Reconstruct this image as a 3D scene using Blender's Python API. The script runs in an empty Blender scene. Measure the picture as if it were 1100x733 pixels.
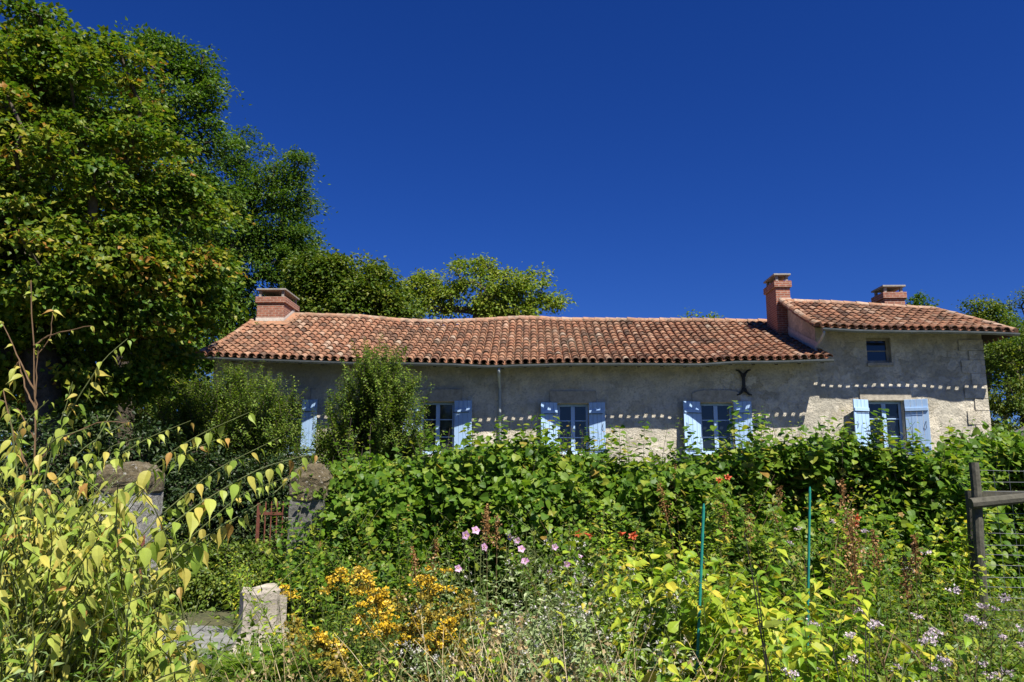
import bpy, math, random
import numpy as np

# ------------------------------------------------------------------ basics
RNG = np.random.default_rng(7)
random.seed(7)
scene = bpy.context.scene
COL = scene.collection
W0, H0, FPX = 1100.0, 733.0, 850.0
YAW, PITCH, EYE = math.radians(1.35), math.radians(9.55), 1.6
CAM = np.array([0, 0, EYE])
Fw = np.array([-math.sin(YAW) * math.cos(PITCH), math.cos(YAW) * math.cos(PITCH), math.sin(PITCH)])
Rt = np.array([math.cos(YAW), math.sin(YAW), 0.0])
Up = np.cross(Rt, Fw)


def at(px, py, Y):
    """point of the place seen at photo pixel (px, py), at distance Y from the camera"""
    d = Fw + (px - W0 / 2) / FPX * Rt + (H0 / 2 - py) / FPX * Up
    return CAM + d * (Y / d[1])


def nrm(a):
    a = np.asarray(a, float)
    return a / np.maximum(np.linalg.norm(a, axis=-1, keepdims=True), 1e-9)


def vnoise(p, seed=0):
    """smooth value noise, p (N,3) -> -1..1"""
    p = np.asarray(p, float)
    i = np.floor(p).astype(np.int64)
    f = p - i
    f = f * f * (3 - 2 * f)
    out = 0
    for dx in (0, 1):
        for dy in (0, 1):
            for dz in (0, 1):
                h = (i[:, 0] + dx) * 374761393 + (i[:, 1] + dy) * 668265263 + (i[:, 2] + dz) * 2147483647 + seed * 974711
                h = (h ^ (h >> 13)) * 1274126177
                h = (h ^ (h >> 16)) & 0xFFFF
                w = (f[:, 0] if dx else 1 - f[:, 0]) * (f[:, 1] if dy else 1 - f[:, 1]) * (f[:, 2] if dz else 1 - f[:, 2])
                out = out + w * (h / 32767.5 - 1)
    return out


class G:
    """collects geometry; build() links it as ONE mesh object"""

    def __init__(s):
        s.V, s.F, s.R, s.M, s.n = [], [], [], [], 0

    def add(s, V, F, r=0.5, m=0):
        V = np.asarray(V, float).reshape(-1, 3)
        F = np.asarray(F, np.int64)
        s.V.append(V)
        s.F.append(F + s.n)
        s.R.append(np.broadcast_to(np.asarray(r, float), (len(F),)).copy())
        s.M.append(np.broadcast_to(np.asarray(m, np.int64), (len(F),)).copy())
        s.n += len(V)
        return s

    def box(s, x0, x1, y0, y1, z0, z1, r=0.5, m=0):
        V = [(x, y, z) for x in (x0, x1) for y in (y0, y1) for z in (z0, z1)]
        F = [(0, 1, 3, 2), (4, 6, 7, 5), (0, 4, 5, 1), (2, 3, 7, 6), (0, 2, 6, 4), (1, 5, 7, 3)]
        return s.add(V, F, r, m)

    def tube(s, P, rad, k=5, r=0.5, m=0, cap=True):
        P = np.asarray(P, float)
        n = len(P)
        rad = np.broadcast_to(np.asarray(rad, float), (n,))
        T = nrm(np.gradient(P, axis=0))
        ref = np.array([0.31, 0.17, 0.93]) if abs(T[0, 2]) < 0.8 else np.array([0.93, 0.31, 0.1])
        A = nrm(np.cross(T, ref))
        B = np.cross(T, A)
        a = np.arange(k) * 2 * math.pi / k
        V = P[:, None, :] + rad[:, None, None] * (np.cos(a)[None, :, None] * A[:, None, :] + np.sin(a)[None, :, None] * B[:, None, :])
        i = np.arange(n - 1)[:, None] * k
        j = np.arange(k)[None, :]
        j2 = (j + 1) % k
        F = np.stack([i + j, i + j2, i + k + j2, i + k + j], -1).reshape(-1, 4)
        s.add(V.reshape(-1, 3), F, r, m)
        if cap:
            base = s.n - n * k
            s.V.append(np.zeros((0, 3)))
            s.F.append(np.array([[base + q for q in range(k)][::-1], [base + (n - 1) * k + q for q in range(k)]]))
            s.R.append(np.full(2, r)); s.M.append(np.full(2, m))
        return s

    def build(s, name, mats, parent=None, smooth=False, bevel=0.0, origin=None):
        me = bpy.data.meshes.new(name)
        V = np.concatenate(s.V) if s.V else np.zeros((0, 3))
        if origin is not None:
            V = V - np.asarray(origin)
        loops = np.concatenate([f.reshape(-1) for f in s.F])
        tot = np.concatenate([np.full(len(f), f.shape[1]) for f in s.F])
        st = np.concatenate([[0], np.cumsum(tot)[:-1]])
        me.vertices.add(len(V)); me.vertices.foreach_set('co', V.astype(np.float32).reshape(-1))
        me.loops.add(len(loops)); me.loops.foreach_set('vertex_index', loops.astype(np.int32))
        me.polygons.add(len(tot))
        me.polygons.foreach_set('loop_start', st.astype(np.int32))
        try:
            me.polygons.foreach_set('loop_total', tot.astype(np.int32))
        except Exception:
            pass
        if not isinstance(mats, (list, tuple)):
            mats = [mats]
        for mt in mats:
            me.materials.append(mt)
        me.polygons.foreach_set('material_index', np.concatenate(s.M).astype(np.int32))
        a = me.attributes.new('rnd', 'FLOAT', 'FACE')
        a.data.foreach_set('value', np.concatenate(s.R).astype(np.float32))
        me.update(calc_edges=True)
        me.validate()
        me.polygons.foreach_set('use_smooth', np.full(len(me.polygons), bool(smooth)))
        ob = bpy.data.objects.new(name, me)
        COL.objects.link(ob)
        if parent is not None:
            ob.parent = parent
        if origin is not None:
            ob.location = origin
        if bevel > 0:
            b = ob.modifiers.new('bevel', 'BEVEL')
            b.width = bevel; b.segments = 2; b.limit_method = 'ANGLE'
        return ob


def tag(o, label=None, cat=None, group=None, kind=None):
    if label: o['label'] = label
    if cat: o['category'] = cat
    if group: o['group'] = group
    if kind: o['kind'] = kind
    return o


def thing(name, label, cat, loc=(0, 0, 0), group=None):
    o = bpy.data.objects.new(name, None)
    o.empty_display_size = 0.2
    o.location = loc
    COL.objects.link(o)
    return tag(o, label, cat, group)


def copy_tree(o, parent=None):
    c = o.copy(); COL.objects.link(c)
    if parent is not None: c.parent = parent
    for ch in list(o.children): copy_tree(ch, c)
    return c


# ------------------------------------------------------------------ materials
def newmat(name):
    m = bpy.data.materials.new(name); m.use_nodes = True
    nt = m.node_tree
    return m, nt, nt.nodes['Principled BSDF'], nt.nodes['Material Output']


def N(nt, t, **kw):
    n = nt.nodes.new(t)
    for k, v in kw.items():
        if k in n.inputs: n.inputs[k].default_value = v
        else: setattr(n, k, v)
    return n


def ramp(nt, src, stops, interp='LINEAR'):
    r = nt.nodes.new('ShaderNodeValToRGB')
    r.color_ramp.interpolation = interp
    e = r.color_ramp.elements
    while len(e) < len(stops): e.new(0.5)
    for q, (p, c) in zip(e, stops):
        q.position = p
        q.color = (c[0], c[1], c[2], 1) if not np.isscalar(c) else (c, c, c, 1)
    nt.links.new(src, r.inputs[0])
    return r.outputs[0]


def mixc(nt, fac, a, b, mode='MIX'):
    m = nt.nodes.new('ShaderNodeMix'); m.data_type = 'RGBA'; m.blend_type = mode
    for sock, v in ((m.inputs[0], fac), (m.inputs[6], a), (m.inputs[7], b)):
        if hasattr(v, 'is_linked'): nt.links.new(v, sock)
        elif np.isscalar(v): sock.default_value = v
        else: sock.default_value = (v[0], v[1], v[2], 1)
    return m.outputs[2]


def mathn(nt, op, a, b=0.0):
    m = nt.nodes.new('ShaderNodeMath'); m.operation = op
    for sock, v in ((m.inputs[0], a), (m.inputs[1], b)):
        if hasattr(v, 'is_linked'): nt.links.new(v, sock)
        else: sock.default_value = v
    return m.outputs[0]


def noise(nt, scale, detail=5, rough=0.6, coord='Object', off=None):
    tc = nt.nodes.new('ShaderNodeTexCoord')
    n = N(nt, 'ShaderNodeTexNoise', Scale=scale, Detail=detail, Roughness=rough)
    nt.links.new(tc.outputs[coord], n.inputs['Vector'])
    return n.outputs['Fac']


def bump(nt, bs, h, strength, dist):
    b = N(nt, 'ShaderNodeBump', Strength=strength, Distance=dist)
    nt.links.new(h, b.inputs['Height'])
    nt.links.new(b.outputs[0], bs.inputs['Normal'])
    return b


def leafmat(name, stops, trans=0.35, rough=0.45, spec=0.35, tint=(1.5, 1.6, 0.7)):
    """leaf: colour from leaf to leaf, some light passes through the blade"""
    m, nt, bs, out = newmat(name)
    at_ = nt.nodes.new('ShaderNodeAttribute'); at_.attribute_name = 'rnd'
    c = ramp(nt, at_.outputs['Fac'], stops)
    nz = noise(nt, 9, 2)
    c = mixc(nt, 1.0, c, ramp(nt, nz, [(0.3, 0.75), (0.7, 1.2)]), 'MULTIPLY')
    nt.links.new(c, bs.inputs['Base Color'])
    bs.inputs['Roughness'].default_value = rough
    bs.inputs['Specular IOR Level'].default_value = spec
    tr = nt.nodes.new('ShaderNodeBsdfTranslucent')
    c2 = mixc(nt, 1.0, c, tint, 'MULTIPLY')
    nt.links.new(c2, tr.inputs['Color'])
    mx = nt.nodes.new('ShaderNodeMixShader'); mx.inputs[0].default_value = trans
    nt.links.new(bs.outputs[0], mx.inputs[1]); nt.links.new(tr.outputs[0], mx.inputs[2])
    nt.links.new(mx.outputs[0], out.inputs[0])
    return m


def plain(name, col, rough=0.7, var=0.25, scale=12, bstr=0.3, bdist=0.01, metal=0.0, spec=0.3):
    m, nt, bs, out = newmat(name)
    nz = noise(nt, scale, 6, 0.65)
    a = tuple(c * (1 - var) for c in col); b = tuple(min(1, c * (1 + var)) for c in col)
    c = ramp(nt, nz, [(0.3, a), (0.7, b)])
    nt.links.new(c, bs.inputs['Base Color'])
    bs.inputs['Roughness'].default_value = rough
    bs.inputs['Metallic'].default_value = metal
    bs.inputs['Specular IOR Level'].default_value = spec
    if bstr > 0: bump(nt, bs, nz, bstr, bdist)
    return m


def rubble(name, base, dark, light, scale=3.4):
    """old lime render over rubble stone"""
    m, nt, bs, out = newmat(name)
    tc = nt.nodes.new('ShaderNodeTexCoord')
    nd = N(nt, 'ShaderNodeTexNoise', Scale=5.0, Detail=7, Roughness=0.7)
    nt.links.new(tc.outputs['Object'], nd.inputs['Vector'])
    va = nt.nodes.new('ShaderNodeVectorMath'); va.operation = 'MULTIPLY_ADD'
    nt.links.new(nd.outputs['Color'], va.inputs[0]); va.inputs[1].default_value = (0.5, 0.5, 0.5)
    nt.links.new(tc.outputs['Object'], va.inputs[2])
    vo = N(nt, 'ShaderNodeTexVoronoi', Scale=scale); nt.links.new(va.outputs[0], vo.inputs['Vector'])
    ve = N(nt, 'ShaderNodeTexVoronoi', Scale=scale); ve.feature = 'DISTANCE_TO_EDGE'
    nt.links.new(va.outputs[0], ve.inputs['Vector'])
    sep = nt.nodes.new('ShaderNodeSeparateColor'); nt.links.new(vo.outputs['Color'], sep.inputs[0])
    stone = ramp(nt, sep.outputs[0], [(0, dark), (0.35, base), (0.75, light), (1, tuple(c * 0.8 for c in base))])
    fine = noise(nt, 16, 8, 0.75)
    big = noise(nt, 0.75, 5, 0.6)
    expo = ramp(nt, big, [(0.40, 0.25), (0.60, 0.85)])         # where the render has worn off
    c = mixc(nt, expo, base, stone)
    c = mixc(nt, 1.0, c, ramp(nt, fine, [(0.30, 0.50), (0.48, 1.0), (0.75, 1.2)]), 'MULTIPLY')
    stain = noise(nt, 1.9, 7, 0.7)
    c = mixc(nt, ramp(nt, stain, [(0.52, 0.0), (0.74, 0.5)]), c, tuple(d * 0.7 for d in dark))
    pat = noise(nt, 0.55, 8, 0.72)
    c = mixc(nt, ramp(nt, pat, [(0.50, 0.0), (0.58, 0.5)]), c, (0.36, 0.345, 0.28))
    mort = ramp(nt, ve.outputs['Distance'], [(0.0, 0.0), (0.09, 1.0)])
    nt.links.new(c, bs.inputs['Base Color'])
    bs.inputs['Roughness'].default_value = 0.92
    bs.inputs['Specular IOR Level'].default_value = 0.15
    h = mathn(nt, 'ADD', mathn(nt, 'MULTIPLY', mathn(nt, 'MULTIPLY', mort, expo), 0.4), mathn(nt, 'MULTIPLY', fine, 1.3))
    bump(nt, bs, h, 0.9, 0.035)
    return m


M = {}
M['wall'] = rubble('lime_render_stone', (0.70, 0.63, 0.49), (0.44, 0.385, 0.28), (0.78, 0.71, 0.57))
M['field_and_shade_stone'] = plain('field_stone_and_pillar_shade', (0.13, 0.125, 0.11), 0.95, 0.5, 7, 0.8, 0.04)  # field stone wall; also the right pillar's shaft, its shade put into the colour
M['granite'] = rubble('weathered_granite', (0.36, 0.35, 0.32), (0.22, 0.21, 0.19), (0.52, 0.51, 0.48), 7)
M['dressed'] = plain('dressed_stone', (0.42, 0.37, 0.285), 0.9, 0.3, 9, 0.6, 0.02)
m, nt, bs, out = newmat('mossy_granite')
c = ramp(nt, noise(nt, 11, 8, 0.75), [(0.32, (0.05, 0.045, 0.022)), (0.5, (0.13, 0.10, 0.05)), (0.66, (0.20, 0.17, 0.11))])
c = mixc(nt, ramp(nt, noise(nt, 19, 6, 0.7), [(0.58, 0.0), (0.66, 0.9)]), c, (0.42, 0.40, 0.35))
nt.links.new(c, bs.inputs['Base Color']); bs.inputs['Roughness'].default_value = 0.95
bump(nt, bs, noise(nt, 16, 8, 0.75), 1.0, 0.05)
M['mosscap'] = m
m, nt, bs, out = newmat('pale_blue_paint')
tc = nt.nodes.new('ShaderNodeTexCoord'); mp = nt.nodes.new('ShaderNodeMapping'); mp.inputs['Scale'].default_value = (22, 22, 1.6)
nt.links.new(tc.outputs['Object'], mp.inputs[0])
st_ = N(nt, 'ShaderNodeTexNoise', Scale=1.0, Detail=6, Roughness=0.7); nt.links.new(mp.outputs[0], st_.inputs['Vector'])
c = ramp(nt, st_.outputs['Fac'], [(0.25, (0.32, 0.50, 0.77)), (0.5, (0.40, 0.58, 0.82)), (0.68, (0.47, 0.64, 0.85)), (0.78, (0.42, 0.47, 0.50))])
c = mixc(nt, ramp(nt, noise(nt, 14, 7, 0.75), [(0.64, 0.0), (0.70, 0.7)]), c, (0.30, 0.27, 0.22))
nt.links.new(c, bs.inputs['Base Color']); bs.inputs['Roughness'].default_value = 0.6
bump(nt, bs, st_.outputs['Fac'], 0.25, 0.004)
M['shutter'] = m
M['iron'] = plain('black_iron', (0.03, 0.03, 0.03), 0.6, 0.4, 20, 0.2, 0.003)
M['rust'] = plain('rusty_iron', (0.16, 0.055, 0.035), 0.85, 0.4, 25, 0.4, 0.004)
M['zinc'] = plain('weathered_zinc', (0.20, 0.22, 0.23), 0.5, 0.2, 6, 0.1, 0.003, 0.4)
M['pipe'] = plain('white_grey_pipe', (0.42, 0.46, 0.46), 0.5, 0.15, 6, 0.1, 0.003)
M['mortar'] = plain('pale_mortar', (0.58, 0.52, 0.45), 0.95, 0.2, 14, 0.5, 0.01)
M['concrete'] = plain('cap_concrete', (0.30, 0.28, 0.24), 0.9, 0.3, 10, 0.4, 0.01)
M['wood'] = plain('shaded_grey_old_wood', (0.085, 0.08, 0.06), 0.9, 0.4, 14, 0.6, 0.01)  # fence wood, darkened in colour to stand in for the shadow on it
M['rafter'] = plain('dark_rafter_wood', (0.10, 0.075, 0.05), 0.9, 0.3, 9, 0.4, 0.01)
M['bark'] = plain('bark', (0.075, 0.06, 0.042), 0.95, 0.5, 10, 0.9, 0.03)
M['twig'] = plain('green_stem', (0.10, 0.12, 0.035), 0.7, 0.3, 20, 0.0)
M['redtwig'] = plain('reddish_twig', (0.15, 0.09, 0.045), 0.7, 0.3, 20, 0.0)
M['drystem'] = plain('dry_stem', (0.33, 0.24, 0.12), 0.85, 0.3, 20, 0.0)
M['darkstem'] = plain('dark_stem', (0.035, 0.03, 0.025), 0.7, 0.3, 20, 0.0)
M['stake'] = plain('teal_green_stake', (0.02, 0.22, 0.17), 0.45, 0.15, 20, 0.2, 0.002)
M['wire'] = plain('galvanised_wire', (0.20, 0.21, 0.22), 0.5, 0.1, 20, 0.0, 0.01, 0.6)
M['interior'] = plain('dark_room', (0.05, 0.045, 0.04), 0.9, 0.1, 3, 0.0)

m, nt, bs, out = newmat('window_glass')
bs.inputs['Base Color'].default_value = (0.012, 0.018, 0.028, 1)
bs.inputs['Roughness'].default_value = 0.06
bs.inputs['Specular IOR Level'].default_value = 0.6
bump(nt, bs, noise(nt, 1.6, 2), 0.05, 0.05)
M['glass'] = m

# canal tiles
m, nt, bs, out = newmat('canal_tile')
a_ = nt.nodes.new('ShaderNodeAttribute'); a_.attribute_name = 'rnd'
c = ramp(nt, a_.outputs['Fac'], [(0, (0.085, 0.045, 0.03)), (0.2, (0.16, 0.08, 0.05)), (0.45, (0.29, 0.130, 0.072)),
                                 (0.66, (0.36, 0.185, 0.105)), (0.9, (0.40, 0.27, 0.19)), (1, (0.44, 0.33, 0.24))])
li = noise(nt, 7, 7, 0.7)
c = mixc(nt, ramp(nt, li, [(0.50, 0.0), (0.64, 0.8)]), c, (0.13, 0.105, 0.075))
c = mixc(nt, ramp(nt, noise(nt, 0.8, 6, 0.7), [(0.45, 0.0), (0.65, 0.45)]), c, (0.12, 0.085, 0.055))
li2 = noise(nt, 23, 4, 0.7)
c = mixc(nt, ramp(nt, li2, [(0.60, 0.0), (0.72, 0.7)]), c, (0.43, 0.40, 0.33))
nt.links.new(c, bs.inputs['Base Color'])
bs.inputs['Roughness'].default_value = 0.9
bs.inputs['Specular IOR Level'].default_value = 0.2
bump(nt, bs, li2, 0.4, 0.01)
M['tile'] = m

# brick
m, nt, bs, out = newmat('red_brick')
tc = nt.nodes.new('ShaderNodeTexCoord')
sx = nt.nodes.new('ShaderNodeSeparateXYZ'); nt.links.new(tc.outputs['Object'], sx.inputs[0])
cx = nt.nodes.new('ShaderNodeCombineXYZ')
nt.links.new(mathn(nt, 'ADD', sx.outputs[0], sx.outputs[1]), cx.inputs[0]); nt.links.new(sx.outputs[2], cx.inputs[1])
br = N(nt, 'ShaderNodeTexBrick', Scale=1.0)
br.inputs['Color1'].default_value = (0.24, 0.075, 0.042, 1); br.inputs['Color2'].default_value = (0.35, 0.12, 0.065, 1)
br.inputs['Mortar'].default_value = (0.36, 0.25, 0.19, 1)
br.inputs['Mortar Size'].default_value = 0.012; br.inputs['Brick Width'].default_value = 0.22; br.inputs['Row Height'].default_value = 0.07
nt.links.new(cx.outputs[0], br.inputs['Vector'])
c = mixc(nt, 1.0, br.outputs['Color'], ramp(nt, noise(nt, 8, 6), [(0.3, 0.65), (0.7, 1.2)]), 'MULTIPLY')
nt.links.new(c, bs.inputs['Base Color']); bs.inputs['Roughness'].default_value = 0.9
bump(nt, bs, br.outputs['Fac'], -0.5, 0.01)
M['brick'] = m

# ground
m, nt, bs, out = newmat('garden_ground')
c = ramp(nt, noise(nt, 1.3, 6), [(0.35, (0.045, 0.055, 0.018)), (0.5, (0.09, 0.085, 0.035)), (0.65, (0.06, 0.085, 0.022))])
c = mixc(nt, 1.0, c, ramp(nt, noise(nt, 24, 6), [(0.3, 0.5), (0.7, 1.4)]), 'MULTIPLY')
nt.links.new(c, bs.inputs['Base Color']); bs.inputs['Roughness'].default_value = 0.95
bump(nt, bs, noise(nt, 24, 6), 0.8, 0.05)
M['ground'] = m
M['path'] = plain('worn_grey_path', (0.19, 0.19, 0.18), 0.95, 0.35, 6, 0.5, 0.02)
M['sand'] = plain('sandy_soil', (0.40, 0.31, 0.19), 0.95, 0.3, 9, 0.5, 0.02)
M['stump'] = plain('bleached_stump_wood', (0.34, 0.30, 0.24), 0.9, 0.4, 10, 0.9, 0.03)

# foliage
M['maple'] = leafmat('maple_leaf', [(0, (0.035, 0.090, 0.009)), (0.4, (0.080, 0.148, 0.013)), (0.75, (0.175, 0.215, 0.021)), (0.97, (0.31, 0.28, 0.033)), (1, (0.32, 0.16, 0.03))], 0.34, spec=0.2)
M['ash'] = leafmat('ash_leaf', [(0, (0.03, 0.075, 0.008)), (0.5, (0.065, 0.135, 0.013)), (1, (0.14, 0.20, 0.022))], 0.32, spec=0.22)
M['oak'] = leafmat('oak_leaf', [(0, (0.04, 0.085, 0.010)), (0.5, (0.085, 0.14, 0.013)), (1, (0.17, 0.19, 0.02))], 0.32, spec=0.22)
M['walnut'] = leafmat('walnut_leaf', [(0, (0.09, 0.16, 0.016)), (0.5, (0.18, 0.25, 0.026)), (1, (0.30, 0.31, 0.038))], 0.36, spec=0.22)
M['shrub'] = leafmat('shrub_leaf', [(0, (0.055, 0.105, 0.013)), (0.5, (0.11, 0.18, 0.022)), (1, (0.21, 0.26, 0.04))], 0.32, spec=0.22)
M['dark'] = leafmat('shade_darkened_leaf', [(0, (0.012, 0.03, 0.007)), (0.6, (0.025, 0.05, 0.01)), (1, (0.06, 0.085, 0.02))], 0.15)  # deep shade around the gateway is put into this leaf colour
M['box'] = leafmat('clipped_hedge_leaf', [(0, (0.05, 0.09, 0.012)), (0.6, (0.11, 0.17, 0.02)), (1, (0.24, 0.27, 0.04))], 0.28)
M['vine'] = leafmat('vine_leaf', [(0, (0.042, 0.10, 0.011)), (0.4, (0.09, 0.18, 0.016)), (0.75, (0.18, 0.27, 0.026)), (0.95, (0.30, 0.31, 0.042)), (1, (0.32, 0.19, 0.05))], 0.38, spec=0.25)
M['hero'] = leafmat('yellowing_leaf', [(0, (0.13, 0.26, 0.03)), (0.35, (0.28, 0.39, 0.06)), (0.65, (0.46, 0.49, 0.10)), (0.92, (0.60, 0.48, 0.11)), (1, (0.50, 0.27, 0.08))], 0.42, tint=(1.25, 1.25, 0.7), spec=0.22)
M['limey'] = leafmat('lime_leaf', [(0, (0.11, 0.23, 0.02)), (0.4, (0.25, 0.39, 0.03)), (0.8, (0.46, 0.52, 0.05)), (1, (0.62, 0.50, 0.06))], 0.42, tint=(1.25, 1.25, 0.7), spec=0.22)
M['aster'] = leafmat('grey_green_leaf', [(0, (0.12, 0.19, 0.06)), (0.5, (0.26, 0.34, 0.13)), (1, (0.42, 0.47, 0.23))], 0.3, tint=(1.2, 1.2, 0.8))
M['weed'] = leafmat('weed_leaf', [(0, (0.05, 0.11, 0.014)), (0.5, (0.12, 0.20, 0.022)), (0.85, (0.23, 0.27, 0.035)), (1, (0.36, 0.29, 0.06))], 0.36)
M['goldleaf'] = leafmat('goldenrod_leaf', [(0, (0.04, 0.08, 0.015)), (0.6, (0.08, 0.14, 0.025)), (1, (0.18, 0.19, 0.04))], 0.3)
M['fern'] = leafmat('fern_leaf', [(0, (0.08, 0.16, 0.015)), (0.6, (0.15, 0.26, 0.025)), (1, (0.27, 0.33, 0.04))], 0.4)
M['straw'] = leafmat('straw', [(0, (0.22, 0.15, 0.06)), (0.5, (0.40, 0.29, 0.13)), (1, (0.55, 0.44, 0.24))], 0.25, tint=(1, 1, 0.9))
M['gold'] = leafmat('gold_flower', [(0, (0.32, 0.21, 0.02)), (0.3, (0.56, 0.36, 0.018)), (0.7, (0.76, 0.48, 0.022)), (1, (0.80, 0.56, 0.06))], 0.25, tint=(1, 1, 1))
M['oldgold'] = leafmat('faded_gold_flower', [(0, (0.16, 0.13, 0.02)), (0.5, (0.31, 0.23, 0.028)), (1, (0.55, 0.40, 0.045))], 0.25, tint=(1, 1, 1))
M['rusty'] = leafmat('rust_seed', [(0, (0.16, 0.075, 0.025)), (0.5, (0.32, 0.16, 0.05)), (1, (0.48, 0.29, 0.11))], 0.2, tint=(1, 1, 1))
M['pink'] = leafmat('pink_petal', [(0, (0.52, 0.24, 0.45)), (1, (0.74, 0.50, 0.68))], 0.35, tint=(1, 1, 1))
M['palepink'] = leafmat('pale_pink_floret', [(0, (0.40, 0.30, 0.32)), (0.5, (0.62, 0.50, 0.55)), (1, (0.78, 0.70, 0.72))], 0.3, tint=(1, 1, 1))
M['white'] = leafmat('white_seed_fluff', [(0, (0.40, 0.36, 0.30)), (1, (0.74, 0.71, 0.66))], 0.3, tint=(1, 1, 1))
M['red'] = leafmat('red_trumpet_petal', [(0, (0.60, 0.08, 0.03)), (1, (0.75, 0.18, 0.06))], 0.3, tint=(1, 1, 1))
M['yolk'] = leafmat('flower_eye', [(0, (0.6, 0.4, 0.03)), (1, (0.75, 0.55, 0.05))], 0.1)

# ------------------------------------------------------------------ leaf templates: (along, across, lift)
T_DIAMOND = (np.array([(0, 0, 0), (0.45, 0.5, 0.02), (1, 0, -0.05), (0.45, -0.5, 0.02)]), [(0, 1, 2, 3)])
T_FOLD = (np.array([(0, 0, 0), (0.35, 0.5, 0.10), (1, 0, -0.10), (0.35, -0.5, 0.10), (0.5, 0, 0)]),
          [(0, 4, 1), (1, 4, 2), (0, 3, 4), (3, 2, 4)])


def outline(st, fold=0.18, curl=-0.22):
    """ovate blade from (along, half width) stations: two strips folded along the midrib"""
    V, F = [], []
    n = len(st)
    for k, (u, w) in enumerate(st):
        c = curl * u * u
        V += [(u, w, fold * w + c), (u, 0, c), (u, -w, fold * w + c)]
    for k in range(n - 1):
        a = 3 * k; b = a + 3
        F += [(a, a + 1, b + 1, b), (a + 1, a + 2, b + 2, b + 1)]
    return np.array(V), F


T_HERO = outline([(0, .02), (.07, .28), (.2, .46), (.38, .48), (.55, .38), (.72, .19), (.88, .07), (1.0, .03), (1.2, .004)])
T_MID = outline([(0, .03), (.15, .40), (.45, .46), (.75, .19), (.92, .05), (1.15, .005)], .2, -.25)
T_ROUND = outline([(0, .25), (.1, .5), (.35, .55), (.65, .42), (.88, .16), (1.0, .01)], .15, -.2)
T_LOBED = (np.array([(0, 0, 0), (0.10, 0.45, 0.10), (0.42, 0.32, 0.05), (0.55, 0.55, 0.02), (0.72, 0.2, 0), (1, 0, -0.12),
                     (0.72, -0.2, 0), (0.55, -0.55, 0.02), (0.42, -0.32, 0.05), (0.10, -0.45, 0.10), (0.45, 0, -0.02)]),
           [(0, 10, 2, 1), (2, 10, 4, 3), (4, 10, 5), (0, 9, 8, 10), (8, 7, 6, 10), (6, 5, 10)])
T_BLADE = (np.array([(0, 0.5, 0), (0, -0.5, 0), (0.5, -0.45, 0.06), (0.5, 0.45, 0.06), (1, 0, -0.06)]), [(0, 1, 2, 3), (3, 2, 4)])


def leaves(g, P, tip, nor, size, asp, tmpl, r):
    """put one leaf blade at every point"""
    P = np.asarray(P, float)
    n = len(P)
    if n == 0: return
    t = nrm(tip)
    nr = nor - (nor * t).sum(-1, keepdims=True) * t
    nr = nrm(nr)
    s = np.cross(nr, t)
    TV, TF = tmpl
    size = np.broadcast_to(np.asarray(size, float), (n,))
    asp = np.broadcast_to(np.asarray(asp, float), (n,))
    L = size[:, None, None]
    V = P[:, None, :] + L * (TV[None, :, 0, None] * t[:, None, :] + (TV[None, :, 1, None] * asp[:, None, None]) * s[:, None, :]
                             + TV[None, :, 2, None] * nr[:, None, :])
    k = len(TV)
    off = np.arange(n)[:, None, None] * k
    V = V.reshape(-1, 3)
    base = g.n
    first = True
    for ln in (3, 4):
        fs = np.array([f for f in TF if len(f) == ln])
        if len(fs) == 0: continue
        F = (fs[None] + off).reshape(-1, ln)
        R = np.repeat(np.broadcast_to(np.asarray(r, float), (n,)), len(fs))
        if first:
            g.add(V, F, R); first = False
        else:
            g.F.append(F + base); g.R.append(R); g.M.append(np.zeros(len(F), np.int64))


def rdir(rng, n):
    return nrm(rng.normal(size=(n, 3)))


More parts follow.
